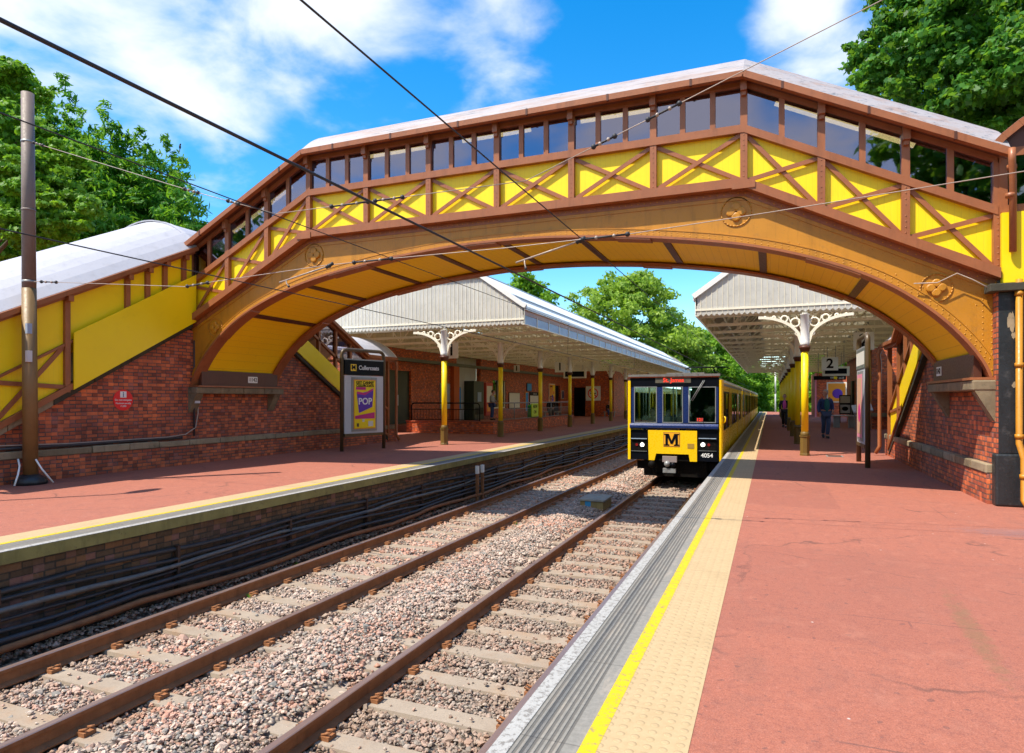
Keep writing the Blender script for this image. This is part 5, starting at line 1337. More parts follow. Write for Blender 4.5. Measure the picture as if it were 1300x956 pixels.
# body shells
def shell(ya, yb, name, mat=TYEL, zt=2.0, zb=-.20):
    m = MB(); prof = [(-HW, zb), (-HW, .3), (-HW+.0, zt-.15), (-HW+.06, zt), (HW-.06, zt), (HW, zt-.15), (HW, .3), (HW, zb)]
    n = len(prof)
    return m
UNITS = [(YF+.14, YF+13.7), (YF+14.2, YF+27.5), (YF+28.2, YF+41.5), (YF+42.0, YF+TL)]
for k, (ya, yb) in enumerate(UNITS):
    for s in (-1, 1):
        m = MB(); x0 = TXC+s*HW; x1 = TXC+s*(HW-.05); a, b = sorted((x0, x1))
        L = yb-ya
        # openings: doors and windows, as (y0,y1,z0,z1,kind)
        ops = []
        y = .55; pat = ['c','w','d','w','w','d','w'] if k == 0 else ['w','d','w','w','d','w','w']
        widths = {'w': 1.75, 'd': 1.35, 'c': .75}
        for ch in pat:
            if y+widths[ch] > L-.2: break
            ops.append((ya+y, ya+y+widths[ch], ch)); y += widths[ch]+.17
        yy0 = ya
        for (c, d, ch) in ops:
            zb_, zt_ = (.62, 1.72) if ch != 'd' else (.25, 1.75)
            m.box(a, b, yy0, c, -.2, 2.0, TYEL); m.box(a, b, c, d, -.2, zb_, TYEL); m.box(a, b, c, d, zt_, 2.0, TYEL); yy0 = d
        m.box(a, b, yy0, yb, -.2, 2.0, TYEL)
        m.build('car_side', tr)
        for (c, d, ch) in ops:
            if ch == 'd':
                for q in (0, 1):
                    m = MB(); l = c+(d-c)/2*q+.015; r = l+(d-c)/2-.03; xa, xb_ = sorted((x0+s*.012, x0-s*.02))
                    m.box(xa, xb_, l, r, -.12, .55, TYEL); m.box(xa, xb_, l, l+.07, .551, 1.85, TYEL); m.box(xa, xb_, r-.07, r, .551, 1.85, TYEL); m.box(xa, xb_, l+.071, r-.071, 1.72, 1.85, TYEL)
                    dr = m.build('door', tr)
                    m = MB(); m.box(x0-.004, x0+.004, l+.071, r-.071, .551, 1.719, DGLASS); m.build('pane', dr)
            else:
                m = MB(); xa, xb_ = sorted((x0-s*.012, x0-s*.022)); m.box(xa, xb_, c, d, .62, 1.72, DGLASS); wn = m.build('side_window', tr)
                m = MB(); xa, xb_ = sorted((x0-s*.0, x0+s*.01))
                for zz in (.60, 1.70): m.box(xa, xb_, c-.02, d+.02, zz, zz+.04, BLACK)
                for q in (c-.02, d-.02): m.box(xa, xb_, q, q+.04, .641, 1.699, BLACK)
                m.build('frame', wn)
    m = MB(); prof = [(-HW, 2.0), (-HW+.10, 2.12), (-HW+.35, 2.20), (HW-.35, 2.20), (HW-.10, 2.12), (HW, 2.0), (HW-.05, 1.99), (-HW+.05, 1.99)]
    m.prism([(TXC+x, z) for x, z in prof], 'y', ya, yb, TROOF); m.build('roof', tr)
    m = MB(); m.box(TXC-HW+.05, TXC+HW-.05, ya, yb, -.22, -.12, UNDER); m.build('floor', tr)
    for s in (-1, 1):
        m = MB(); a, b = sorted((TXC+s*HW*1.002, TXC+s*(HW+.015))); m.box(a, b, ya, yb, 1.9, 1.97, GREY); m.build('cantrail', tr)
    m = MB(); m.box(TXC-1.1, TXC+1.1, ya+1.6, yb-1.6, -.62, -.222, UNDER); m.build('underframe_equipment', tr)
    m = MB(); m.box(TXC-.6, TXC+.6, ya+2.5, ya+4.2, 2.2, 2.38, TROOF); m.box(TXC-.5, TXC+.5, yb-4.0, yb-2.2, 2.2, 2.36, TROOF); m.build('roof_equipment', tr)
    m = MB()
    for s in (-1, 1): m.box(TXC+s*.62-.06, TXC+s*.62+.06, ya+(2.2 if k == 0 else .5), yb-.5, 1.90, 1.94, CABL)
    m.build('ceiling_lights', tr)
    # interior: seats, poles
    m = MB()
    for j in range(2, 5):
        for s in (-1, 1): m.box(TXC+s*.85-.4, TXC+s*.85+.4, ya+2.2+j*2.1, ya+2.35+j*2.1, -.1, .85, BLUE)
    m.build('seats', tr)
    m = MB()
    for j in range(1, 6, 2):
        for s in (-1, 1): m.tube([(TXC+s*.42, ya+1.6+j*2, -.1), (TXC+s*.42, ya+1.6+j*2, 1.95)], .02, CREAM, 6)
    m.build('grab_poles', tr)
    if k < 3:
        m = MB(); m.box(TXC-HW+.12, TXC+HW-.12, yb, UNITS[k+1][0], -.2, 2.0, UNDER); m.build('gangway', tr)
    for yb_ in (ya+2.6, yb-.3) if k % 2 == 0 else (yb-2.6,):
        bg = MB(); bg.box(TXC-.95, TXC+.95, yb_-1.1, yb_+1.1, -.75, -.45, UNDER); bo = bg.build('bogie', tr)
        for s in (-1, 1):
            for q in (-.9, .9):
                w = MB(); w.prism([(yb_+q+.37*math.cos(a), ZR+.375+.37*math.sin(a)) for a in [j*math.pi/9 for j in range(18)]], 'x', *sorted((TXC+s*.66, TXC+s*.80)), RUST); w.build('wheel', bo)
# cab front
m = MB()
for px0, px1, py0, py1 in ((800, 912, 478.5, 491), (800, 805, 491, 537), (834, 841, 491, 537), (867, 874, 491, 537), (909, 912, 491, 537)):
    fbox(m, px0, px1, py0, py1, 0, .12, BLUE if py0 > 480 else BLACK)
m.build('windscreen_frame', tr)
for i, (a, b) in enumerate(((805, 834), (841, 867), (874, 909))):
    m = MB(); fbox(m, a, b, 491, 537, .05, .06, TGLASS); w = m.build('windscreen', tr)
    m = MB(); x0, z1 = TP(a, 491); x1, z0 = TP(b, 537); q = .022
    m.box(x0, x1, YF-.012, YF-.001, z1-q, z1, GREY); m.box(x0, x1, YF-.012, YF-.001, z0, z0+q, GREY); m.box(x0, x0+q, YF-.012, YF-.001, z0+q, z1-q, GREY); m.box(x1-q, x1, YF-.012, YF-.001, z0+q, z1-q, GREY); m.build('seal', w)
m = MB(); x0, z1 = TP(800, 537); x1, z0 = TP(912, 545.5); m.prism([(YF+.1, z1), (YF-.02, z1), (YF-.07, z1-.06), (YF-.07, z0+.03), (YF-.03, z0), (YF+.1, z0)], 'x', x0, x1, BLUE); m.build('waist_panel', tr)
m = MB(); fbox(m, 800, 823.3, 545.6, 583.5, 0, .12, BLACK); fbox(m, 884.8, 912, 545.6, 586.5, 0, .12, BLACK); fbox(m, 831, 875, 575.5, 586, .03, .15, UNDER); m.build('lower_front', tr)
# yellow panel with its cut-out
xa, zt = TP(823.5, 546.3); xb_, zb = TP(884.5, 585.5); xn0, zn = TP(831.5, 575); xn1, _z = TP(875.5, 575); xi0 = xn0+.0
m = MB(); m.prism([(xa, zt), (xb_, zt), (xb_, zb), (xn1+.02, zb), (xn1-.01, zn), (xn0+.03, zn), (xn0-.02, zb), (xa+.02, zb)][::-1], 'y', YF-.045, YF-.001, TYEL); m.build('yellow_panel', tr, bevel=.012)
m = MB(); x0, z1 = TP(842.5, 548.6); x1, z0 = TP(863.5, 567.5); m.box(x0, x1, YF-.049, YF-.0455, z0, z1, BROWN); m.box(x0+.016, x1-.016, YF-.052, YF-.0495, z0+.016, z1-.016, plain('logo_amber', (.90,.42,.01))); lg = m.build('logo_square', tr)
# slab serif M
cx_, cz_ = (x0+x1)/2, (z0+z1)/2; h_ = (z1-z0)*.33; w_ = (x1-x0)*.30
m = MB(); yq0, yq1 = YF-.058, YF-.0525
for s in (-1, 1):
    m.box(cx_+s*w_-.035, cx_+s*w_+.035, yq0, yq1, cz_-h_, cz_+h_, BLACK); m.box(cx_+s*w_-.075, cx_+s*w_+.075, yq0, yq1, cz_-h_-.035, cz_-h_, BLACK)
    m.box(*sorted((cx_+s*w_, cx_+s*(w_+.075))), yq0, yq1, cz_+h_, cz_+h_+.03, BLACK)
    P_ = [(cx_+s*(w_+.02), cz_+h_+.03), (cx_+s*(w_-.065), cz_+h_+.03), (cx_-s*.035, cz_-h_+.02), (cx_+s*.03, cz_-h_+.02)]
    m.prism(P_ if s < 0 else P_[::-1], 'y', yq0-.002*(s > 0), yq1, BLACK)
m.build('logo_letter', lg)
m = MB(); fbox(m, 873, 881.5, 563, 569.5, -.052, -.046, plain('dull_gold_plate', (.42,.25,.03))); m.build('socket_cover', tr)
for s, (a, b, hx) in ((-1, (801.5, 821.5, 815.5)), (1, (887, 909.5, 892.5))):
    m = MB(); fbox(m, a, b, 557, 572, -.012, -.001, UNDER); hb = m.build('lamp_recess', tr)
    m = MB(); fbox(m, a, b, 556, 557.4, -.06, -.001, PALEB); fbox(m, a, b, 572, 573, -.03, -.001, GREY); m.build('trim', hb)
    x, z = TP(hx, 564.5)
    m = MB(); m.prism([(x+.066*math.cos(t_), z+.066*math.sin(t_)) for t_ in [j*math.pi/10 for j in range(20)]], 'y', YF-.03, YF-.013, LGREY); hl = m.build('headlight', hb)
    m = MB(); m.prism([(x+.052*math.cos(t_), z+.052*math.sin(t_)) for t_ in [j*math.pi/10 for j in range(20)]], 'y', YF-.036, YF-.0305, LAMP); m.build('lens', hb)
    m = MB(); x2 = x+(s*.16); m.prism([(x2+.04*math.cos(t_), z+.04*math.sin(t_)) for t_ in [j*math.pi/8 for j in range(16)]], 'y', YF-.028, YF-.013, plain('red_tail_lens', (.25,.01,.01), .15)); m.build('tail_light', hb)
x, z = TP(897.5, 578.5); text('4054', 'fleet_number', tr, (x, YF-.004, z), .165, WHITE, RY, bold=.003)
m = MB(); fbox(m, 832, 877, 479.6, 486, -.01, -.001, plain('display_case', (.11,.10,.075))); db = m.build('destination_display', tr)
x, z = TP(855, 482.8); text('St. James', 'lettering', db, (x, YF-.014, z), .165, LEDR, RY, bold=.004)
m = MB(); fbox(m, 884, 893, 530.5, 535.5, -.012, -.002, plain('small_display', (.08,.02,.02))); ds = m.build('run_number_display', tr)
x, z = TP(888.5, 533); text('121', 'lettering', ds, (x, YF-.015, z), .12, LEDR, RY, bold=.004)
m = MB(); fbox(m, 798, 914, 475.8, 477.2, -.05, .2, TROOF); fbox(m, 799, 913, 477.2, 478.6, -.02, .13, plain('orange_roof_edge', (.75,.13,.03))); m.build('roof_dome', tr)
for s in (-1, 1):
    m = MB(); xc_ = TXC+s*(HW-.04); prof = []
    for j in range(9):
        a = math.pi/2*j/8; prof.append((xc_+s*.065*math.sin(a)+0*s, YF+.06-.09*math.cos(a)))
    P_ = [(xc_-s*.03, YF-.03)]+prof+[(xc_+s*.065, YF+.30), (xc_-s*.03, YF+.30)]
    m.prism(P_ if s > 0 else P_[::-1], 'z', -.27, 2.06, TYEL); m.build('corner_pillar', tr)
m = MB(); x0, z0 = TP(877, 508); x1, z1 = TP(893, 483); m.tube([(x0, YF-.03, z0-.02), (x1, YF-.03, z1)], .011, GREY, 5); m.tube([(x0-.05, YF-.02, z0+.15), (x0-.02, YF-.02, z0-.28)], .012, GREY, 5); m.tube([(x0+.05, YF-.03, z0-.02), (x1+.04, YF-.03, z1)], .008, GREY, 5); m.build('wiper', tr)
# coupler and buffer beam gear
t_ = MB(); x0, z1 = TP(843, 578); x1, z0 = TP(861, 599)
t_.box(x0, x1, YF-.32, YF-.22, z0+.30, z1, plain('coupler_steel', (.30,.24,.23), .4)); t_.ball(((x0+x1)/2-.06, YF-.34, (z0+z1)/2+.02), .09, GREY); t_.ball(((x0+x1)/2+.1, YF-.34, (z0+z1)/2), .07, BLACK); t_.box(x0+.02, x1-.03, YF-.36, YF-.2, z0, z0+.12, GREY); t_.tube([((x0+x1)/2, YF-.2, (z0+z1)/2), ((x0+x1)/2, YF+.6, (z0+z1)/2)], .10, UNDER, 10); t_.build('coupler', tr)
m = MB(); fbox(m, 806, 908, 586, 600, .35, .5, UNDER); m.box(TXC-.9, TXC+.9, YF+.2, YF+1.2, -.75, -.25, UNDER); xx, zz = TP(828, 589); m.ball((xx, YF-.05, zz), .11, UNDER); m.tube([(xx, YF, zz), (xx+.1, YF, zz-.3), (xx+.25, YF+.2, zz-.35)], .05, UNDER, 6); m.build('buffer_beam', tr)
m = MB(); xx, zz = TP(914, 530); m.tube([(TXC+HW+.02, YF+.1, zz+.05), (TXC+HW+.09, YF+.05, zz), (TXC+HW+.09, YF+.05, zz-.12), (TXC+HW+.02, YF+.1, zz-.16)], .02, TYEL, 6); m.build('handrail', tr)
m = MB(); m.box(TXC-1.2, TXC+1.2, YF+1.9, YF+1.95, -.1, 1.95, plain('cab_bulkhead', (.16,.22,.22))) if False else None
m = MB(); m.box(TXC-1.2, TXC+.2, YF+1.0, YF+1.06, 1.92, 1.95, CABL); m.build('cab_light', tr)
m = MB()
for xx in (-1.0, -.75, -.25, 0, .2): m.tube([(TXC+xx, YF+1.7, .2), (TXC+xx, YF+1.7, 1.9)], .022, CREAM, 6)
m.box(TXC-1.25, TXC+.3, YF+1.8, YF+1.84, -.1, .95, CABW); m.box(TXC+.301, TXC+1.2, YF+1.8, YF+1.85, -.1, 1.95, BLACK); m.build('cab_partition', tr)
# pantograph
pg = MB(); py_ = YF+10.5; xq = TXC
for s in (-1, 1):
    pg.tube([(xq+s*.45, py_, 2.36), (xq+s*.28, py_+.9, 2.62), (xq+s*.25, py_+.15, 2.90)], .022, BLACK, 6)
    pg.tube([(xq+s*.25, py_+.15, 2.90), (xq-s*.25, py_+.15, 2.90)], .02, BLACK, 6)
for q in (0, .3): pg.tube([(xq-.95, py_+q, 2.84), (xq-.75, py_+q, 2.92), (xq+.75, py_+q, 2.92), (xq+.95, py_+q, 2.84)], .022, BLACK, 6)
pg.box(xq-.5, xq+.5, py_-.3, py_+1.1, 2.30, 2.36, BLACK); pg.build('pantograph', tr)

# ------------------------------------------------------------------ people
def skin_chain(name, pts, edges, radii, mat, level=2, parent=None, extra=None):
    me = bpy.data.meshes.new(name); bm = bmesh.new(); lay = bm.verts.layers.skin.verify(); V = [bm.verts.new(p) for p in pts]
    for a, b in edges: bm.edges.new((V[a], V[b]))
    for i, v in enumerate(V):
        r = radii[i]; r = (r, r) if not isinstance(r, tuple) else r; v[lay].radius = r; v[lay].use_root = (i == 0)
    bm.to_mesh(me); bm.free()
    o = bpy.data.objects.new(name, me); col.objects.link(o)
    s = o.modifiers.new('Skin', 'SKIN'); s.use_smooth_shade = True; s.branch_smoothing = .5
    o.modifiers.new('Sub', 'SUBSURF').levels = level
    dg = bpy.context.evaluated_depsgraph_get(); dg.update()
    m2 = bpy.data.meshes.new_from_object(o.evaluated_get(dg)); bpy.data.objects.remove(o)
    mb = MB(); mb.add([v.co[:] for v in m2.vertices], [list(p.vertices) for p in m2.polygons], mat, True)
    bpy.data.meshes.remove(m2)
    return mb
def person(loc, rz, label, J, cloth, hair, height=1.75, sit=False, bag=None):
    """J: dict of joints in metres for a 1.75 m figure facing -Y"""
    t = thing('person', (0, 0, 0), label, 'person', None)
    k = height/1.75; g = lambda n: Vector(J[n])*k
    names = ['pelvis','waist','chest','neck','head0','shL','elL','wrL','shR','elR','wrR','hipL','knL','anL','toeL','hipR','knR','anR','toeR']
    idx = {n: i for i, n in enumerate(names)}
    E_ = [('pelvis','waist'),('waist','chest'),('chest','neck'),('neck','head0'),('chest','shL'),('shL','elL'),('elL','wrL'),('chest','shR'),('shR','elR'),('elR','wrR'),('pelvis','hipL'),('hipL','knL'),('knL','anL'),('anL','toeL'),('pelvis','hipR'),('hipR','knR'),('knR','anR'),('anR','toeR')]
    fat = cloth.get('fat', 1.0)
    rad = {'pelvis':(.15*fat,.12*fat),'waist':(.14*fat,.12*fat),'chest':(.16*fat,.12*fat),'neck':.055,'head0':.05,'shL':.06,'elL':.045,'wrL':.030,'hipL':.085,'knL':.058,'anL':.040,'toeL':.035}
    for n in list(rad):
        if n.endswith('L'): rad[n[:-1]+'R'] = rad[n]
    mb = skin_chain('body', [g(n) for n in names], [(idx[a], idx[b]) for a, b in E_], [tuple(x*k for x in rad[n]) if isinstance(rad[n], tuple) else rad[n]*k for n in names], SKIN)
    # head with face
    hc = g('head0')+Vector((0, -.015, .105))*k; look = Vector(J.get('look', (0,-1,0))).normalized(); side = look.cross(Vector((0,0,1))).normalized()
    def hp(f, s_, u): return hc+(look*f+side*s_+Vector((0,0,1))*u)*k
    mb.ball(hc, .098*k, SKIN, 14, 10, (.82+.12*abs(look.x), .82+.12*abs(look.y), 1.18))
    mb.ball(hp(.07, 0, -.075), .04*k, SKIN, 8, 6)
    mb.ball(hp(.098, 0, -.015), .018*k, SKIN, 8, 6, (1, 1, 1.5))
    for s_ in (-1, 1):
        mb.ball(hp(.082, s_*.033, .015), .012*k, HAIRK, 6, 5); mb.ball(hp(0, s_*.086, -.005), .025*k, SKIN, 8, 6, (.6, .6, 1.3))
    mb.ball(hp(.088, 0, -.055), .018*k, plain_lip, 8, 5, (1, 1, .35))
    # hands: palm, four fingers, thumb
    for S in ('L', 'R'):
        w = g('wr'+S); d = (w-g('el'+S)).normalized(); f = d.cross(Vector((1,0,0))).normalized() if abs(d.x) < .9 else Vector((0,1,0)); n = d.cross(f).normalized()
        mb.bar(w-d*.01, w+d*.085*k, .035*k, .08*k, SKIN, up=f)
        for j in range(4):
            b0 = w+d*.08*k+f*(-.03+.02*j)*k; L = (.065, .075, .07, .055)[j]*k
            mb.tube([b0, b0+d*L*.45+n*.006*k, b0+d*L*.8+n*.022*k, b0+d*L+n*.036*k], [.0095*k, .009*k, .0085*k, .006*k], SKIN, 6)
        b0 = w+d*.02*k-f*.035*k; mb.tube([b0, b0+d*.03*k-f*.022*k+n*.01*k, b0+d*.062*k-f*.022*k+n*.02*k], [.012*k, .011*k, .007*k], SKIN, 6)
    mb.build('body', t)
    # clothes
    def chain(name, ns, es, grow, mat, over={}):
        ii = {n: i for i, n in enumerate(ns)}
        rr = []
        for n in ns:
            r = over.get(n, rad.get(n.split('@')[0]))
            rr.append(tuple((x+grow)*k for x in r) if isinstance(r, tuple) else (r+grow)*k)
        P_ = [g(n) if '@' not in n else g(n.split('@')[0])+(g(n.split('@')[1].split(':')[0])-g(n.split('@')[0]))*float(n.split(':')[1]) for n in ns]
        return skin_chain(name, P_, [(ii[a], ii[b]) for a, b in es], rr, mat)
    cj = chain('jacket', ['pelvis@waist:.25','waist','chest','neck@chest:.45','shL','elL','wrL@elL:.1','shR','elR','wrR@elR:.1'],
          [('pelvis@waist:.25','waist'),('waist','chest'),('chest','neck@chest:.45'),('chest','shL'),('shL','elL'),('elL','wrL@elL:.1'),('chest','shR'),('shR','elR'),('elR','wrR@elR:.1')],
          .022, cloth['top'], {'pelvis@waist:.25': (.155*fat, .13*fat), 'neck@chest:.45': .07, 'wrL@elL:.1': .034, 'wrR@elR:.1': .034})
    cj.build('jacket', t)
    if 'shirt' in cloth:
        m = MB(); c_ = (g('chest')+g('waist'))/2; fwd = Vector((0,-1,0))
        q = c_+fwd*(.125*fat+.0)*k; m.ball((q.x, q.y, q.z+.0), .12*k, cloth['shirt'], 10, 8, (.75, .42, 2.0)); m.build('shirt', t)
    cj = chain('trousers', ['pelvis','hipL','knL','anL@knL:.08','hipR','knR','anR@knR:.08'],
          [('pelvis','hipL'),('hipL','knL'),('knL','anL@knL:.08'),('pelvis','hipR'),('hipR','knR'),('knR','anR@knR:.08')], .016, cloth['legs'], {'pelvis': (.15*fat, .12*fat), 'anL@knL:.08': .055, 'anR@knR:.08': .055})
    cj.build('trousers', t)
    for S in ('L', 'R'):
        a = g('an'+S); b = g('toe'+S); m = MB(); d = (b-a); d.z = 0; d = d.normalized(); c_ = a+d*.06*k; zlow = min(a.z, b.z)
        m.tube([a-d*.05*k+Vector((0,0,-.03*k)), a+d*.03*k+Vector((0,0,-.03*k)), b+Vector((0,0,.0)), b+d*.05*k+Vector((0,0,-.005))], [.045*k, .052*k, .047*k, .028*k], SHOE, 10); m.build('shoe', t)
    m = MB(); m.ball(hp(-.022, 0, .028), .105*k, hair, 14, 10, (.86, .90, 1.12)); m.build('hair', t)
    if bag:
        m = MB(); c_ = g('chest')+Vector((.02, .24, -.10))*k; m.ball(c_, .17*k, bag, 12, 8, (.9, .6, 1.35)); 
        for s_ in (-1, 1): m.tube([c_+Vector((s_*.1, -.05, .18))*k, g('chest')+Vector((s_*.13, 0, .16))*k, g('chest')+Vector((s_*.13, -.16, .05))*k, g('waist')+Vector((s_*.14, -.10, 0))*k, c_+Vector((s_*.1, -.03, -.15))*k], .014*k, bag, 6)
        m.build('backpack', t)
    t.location = loc; t.rotation_euler = (0, 0, rz)
    return t
plain_lip = plain('lips', (.45,.12,.10))
STAND = {'pelvis':(0,0,.95),'waist':(0,0,1.10),'chest':(0,0,1.32),'neck':(0,-.01,1.47),'head0':(0,-.02,1.54),
 'shL':(.18,0,1.40),'elL':(.24,.03,1.12),'wrL':(.24,-.06,.88),'shR':(-.18,0,1.40),'elR':(-.24,.03,1.12),'wrR':(-.24,-.06,.88),
 'hipL':(.09,0,.90),'knL':(.10,-.02,.50),'anL':(.10,.02,.09),'toeL':(.12,-.12,.04),'hipR':(-.09,0,.90),'knR':(-.10,-.02,.50),'anR':(-.10,.02,.09),'toeR':(-.12,-.12,.04)}
def pose(**kw): d = dict(STAND); d.update(kw); return d
WALK = pose(knL=(.08,-.20,.52), anL=(.07,-.22,.10), toeL=(.08,-.36,.06), knR=(-.09,.02,.50), anR=(-.09,.24,.14), toeR=(-.09,.13,.045), wrL=(.22,.10,.90), elL=(.24,.10,1.12), wrR=(-.20,-.18,.92), elR=(-.24,-.02,1.12))
WALK2 = pose(knL=(.05,-.16,.50), anL=(.02,-.12,.09), toeL=(.02,-.25,.045), knR=(-.06,.0,.50), anR=(-.04,.18,.13), toeR=(-.05,.08,.045), head0=(-.03,-.05,1.53), neck=(0,-.02,1.46), look=(-.7,-.7,-.05), wrL=(.20,-.12,1.0), wrR=(-.22,-.10,.90))
BACK = pose(wrL=(.14,-.30,1.10), elL=(.24,-.08,1.10), wrR=(-.14,-.26,1.0), elR=(-.25,-.05,1.10), head0=(0,-.06,1.52))
SIT = pose(pelvis=(0,0,.55), waist=(0,.0,.72), chest=(0,-.03,.94), neck=(0,-.06,1.09), head0=(0,-.08,1.15), shL=(.18,-.03,1.02), shR=(-.18,-.03,1.02), elL=(.23,-.06,.76), elR=(-.23,-.06,.76), wrL=(.14,-.28,.68), wrR=(-.14,-.28,.68),
 hipL=(.09,-.05,.52), hipR=(-.09,-.05,.52), knL=(.10,-.42,.50), knR=(-.10,-.42,.50), anL=(.10,-.40,.09), anR=(-.10,-.40,.09), toeL=(.11,-.54,.04), toeR=(-.11,-.54,.04))
person((1.98, 27.5, 0), R(12), 'stout man in a navy jacket and jeans walking on the right platform with a backpack', WALK2, {'top': NAVY, 'legs': DJEAN, 'shirt': TEAL, 'fat': 1.22}, HAIRG, 1.86, bag=NAVY)
person((.70, 36.6, 0), R(-5), 'woman in a black jacket and pink top beside the row of right yellow columns', WALK, {'top': DKC, 'legs': DKC, 'shirt': PINKC, 'fat': 1.0}, CAPC, 1.74)
person((-14.75, 33.6, .3), R(95), 'person in a grey jacket and blue jeans facing the ticket machine', BACK, {'top': GREYC, 'legs': BLUEJ, 'fat': 1.1}, HAIRK, 1.72)
p = person((-12.2, 36.6, .3), R(20), 'dark haired person in black seated behind the ramp railing', SIT, {'top': DKC, 'legs': DKC, 'fat': 1.1}, HAIRK, 1.75)
p = person((-12.35, 52.2, 0), R(20), 'person in dark clothes seated at the far end of the left platform', SIT, {'top': DKC, 'legs': NAVY, 'fat': 1.1}, HAIRK, 1.75)
for (x, y, l) in ((-12.2, 36.65, 'plain seat under the person in black behind the railing'), (-12.35, 52.25, 'plain seat at the far end of the left platform')):
    z = .3 if y < 40 else 0; t = thing('platform_bench', (x, y, z), l, 'bench', 'platform seats')
    m = MB(); m.box(x-.5, x+.5, y-.22, y+.25, z+.40, z+.45, GREY); m.build('seat', t)
    for s in (-.4, .4):
        m = MB(); m.box(x+s-.03, x+s+.03, y-.1, y+.1, z, z+.40, GREY); m.build('leg', t)
person((-3.35, YF+.95, -.12), 0, 'seated person with dark hair at the left cab window of the train', SIT, {'top': NAVY, 'legs': NAVY, 'fat': 1.0}, HAIRK, 1.72)
person((-2.42, YF+1.1, -.12), 0, 'train driver in a dark jacket behind the middle cab window', SIT, {'top': NAVY, 'legs': NAVY, 'fat': 1.15}, HAIRB, 1.85)

# ------------------------------------------------------------------ wires
def wire(pts, r, label, name='overhead_wire', sag=0, mat=None, grp='overhead line wires'):
    m = MB(); P_ = []
    for a, b in zip(pts, pts[1:]):
        n = 8 if sag else 2
        for i in range(n):
            t = i/n; q = Vector(a).lerp(Vector(b), t); q.z -= sag*4*t*(1-t); P_.append(q)
    P_.append(Vector(pts[-1])); m.tube(P_, r, mat or STEEL, 6); return tag(m.build(name, base=pts[0]), label, 'wire', grp)
XA, XBW, XC, XD = -2.64, -2.60, -6.02, -6.10
wire([(XA, -12, 2.93), (XA, 7.05, 2.93), (XA+.05, 60, 2.95), (XA, 300, 3.9)], .0095, 'lower contact wire over the right track, the thick dark line crossing the bridge')
wire([(XBW, -12, 3.95), (XBW, 6.95, 3.90), (XBW, 60, 3.9), (XBW, 300, 5.2)], .0075, 'upper wire over the right track running down towards the train')
wire([(XC, -12, 3.98), (XC, 6.7, 3.93), (XC-.05, 60, 3.9), (XC, 300, 5.2)], .0065, 'upper wire over the left track crossing in front of the arch')
wire([(XD, -12, 2.98), (XD, 7.0, 2.98), (XD-.1, 60, 2.98), (XD, 300, 3.9)], .0065, 'lower contact wire over the left track in front of the white stair roof')
for x, z0, z1, y in ((XA, 2.93, 3.9, 22.6), (XA, 2.93, 3.9, 34), (XD, 2.98, 3.92, 20), (XD, 2.98, 3.92, 31)):
    wire([(x, y, z0), (x+.02, y, z1)], .005, 'dropper joining the two wires above the '+('right' if x > -4 else 'left')+' track, '+('nearer' if y < 25 else 'farther')+' one', 'dropper_wire', grp='droppers of the overhead line')
def P(px, py, Y): return PY(px, py, Y)
def insulated(pts, label, ins=()):
    t = thing('span_wire', pts[0], label, 'span wire', 'span wires across the tracks')
    m = MB(); m.tube(pts, .0055, INSUL, 5); m.build('wire', t)
    for (i, f, L) in ins:
        a = Vector(pts[i]); b = Vector(pts[i+1]); u = (b-a).normalized(); c = a.lerp(b, f); m = MB()
        m.tube([c-u*L/2, c+u*L/2], .012, STEEL, 6)
        for q in (-.5, -.2, .2, .5): m.ball(c+u*L*q, .022 if abs(q) < .4 else .03, INSUL if abs(q) < .4 else STEEL, 8, 5)
        m.build('insulator', t)
    return t
n1 = PX(350, 271.5, XC); n2 = PX(668, 229.5, XBW)
insulated([(mx_-.0, my_, 6.12), P(238, 241, 7.0), n1], 'upper span wire from the left mast to the upper left wire', [(0, .06, .3), (1, .05, .35), (1, .55, .25)])
insulated([n1, P(476, 255, 6.9), n2], 'upper span wire between the wires of both tracks', [(0, .75, .5), (1, .1, .4)])
insulated([n2, P(832, 147, 6.95), P(1120, 0, 7.0), P(1350, -130, 7.05)], 'span wire rising from the right track to the top right corner', [(0, .62, .25), (1, .04, .35)])
lo = [(mx_+.05, my_, 3.62), P(235, 364, 7.4), P(275, 357, 7.3), P(413, 337, 7.2), P(500, 328, 7.15), P(640, 315, 7.1), P(737, 304, 7.05), P(800, 297, 7.1), P(975, 270, 7.15), P(1300, 217.5, 7.3), P(1420, 196, 7.35)]
insulated(lo, 'lower span wire across both tracks in front of the arch', [(0, .12, .4), (1, .4, .5), (3, .7, .6), (6, .5, .5)])
def steady(p, q, drop, label):
    t = thing('steady_arm', p, label, 'steady arm', 'steady arms of the overhead line')
    m = MB(); m.tube([p, q], .011, INSUL, 7); m.build('arm', t)
    m = MB(); m.ball(q, .03, STEEL, 8, 6); m.tube([Vector(q)-Vector((.05,0,.02)), Vector(q)+Vector((.06,0,.03))], .022, STEEL, 6); m.build('clamp', t)
    m = MB(); a = Vector(p).lerp(Vector(q), .14); m.tube([a, a+Vector((0,0,-.04)), drop], .009, INSUL, 6); m.ball(drop, .018, STEEL, 8, 5); m.build('dropper', t)
steady(P(355, 358.5, 7.1), P(418, 337.5, 7.1), PX(366.5, 363.5, XD), 'steady arm holding the lower left wire below the bridge kink')
steady(P(655, 333.5, 7.08), P(737, 305.5, 7.08), PX(667.5, 341, XA), 'steady arm holding the lower right wire below the arch crown')
m = MB(); m.tube([P(1160, 360, 11.15), P(1190, 359, 11.12), P(1215, 347, 11.12), P(1235, 355, 11.12), P(1256, 366, 11.05)], .009, INSUL, 6); tag(m.build('loose_wire'), 'thin pale wire looping over the right haunch of the arch', 'wire')

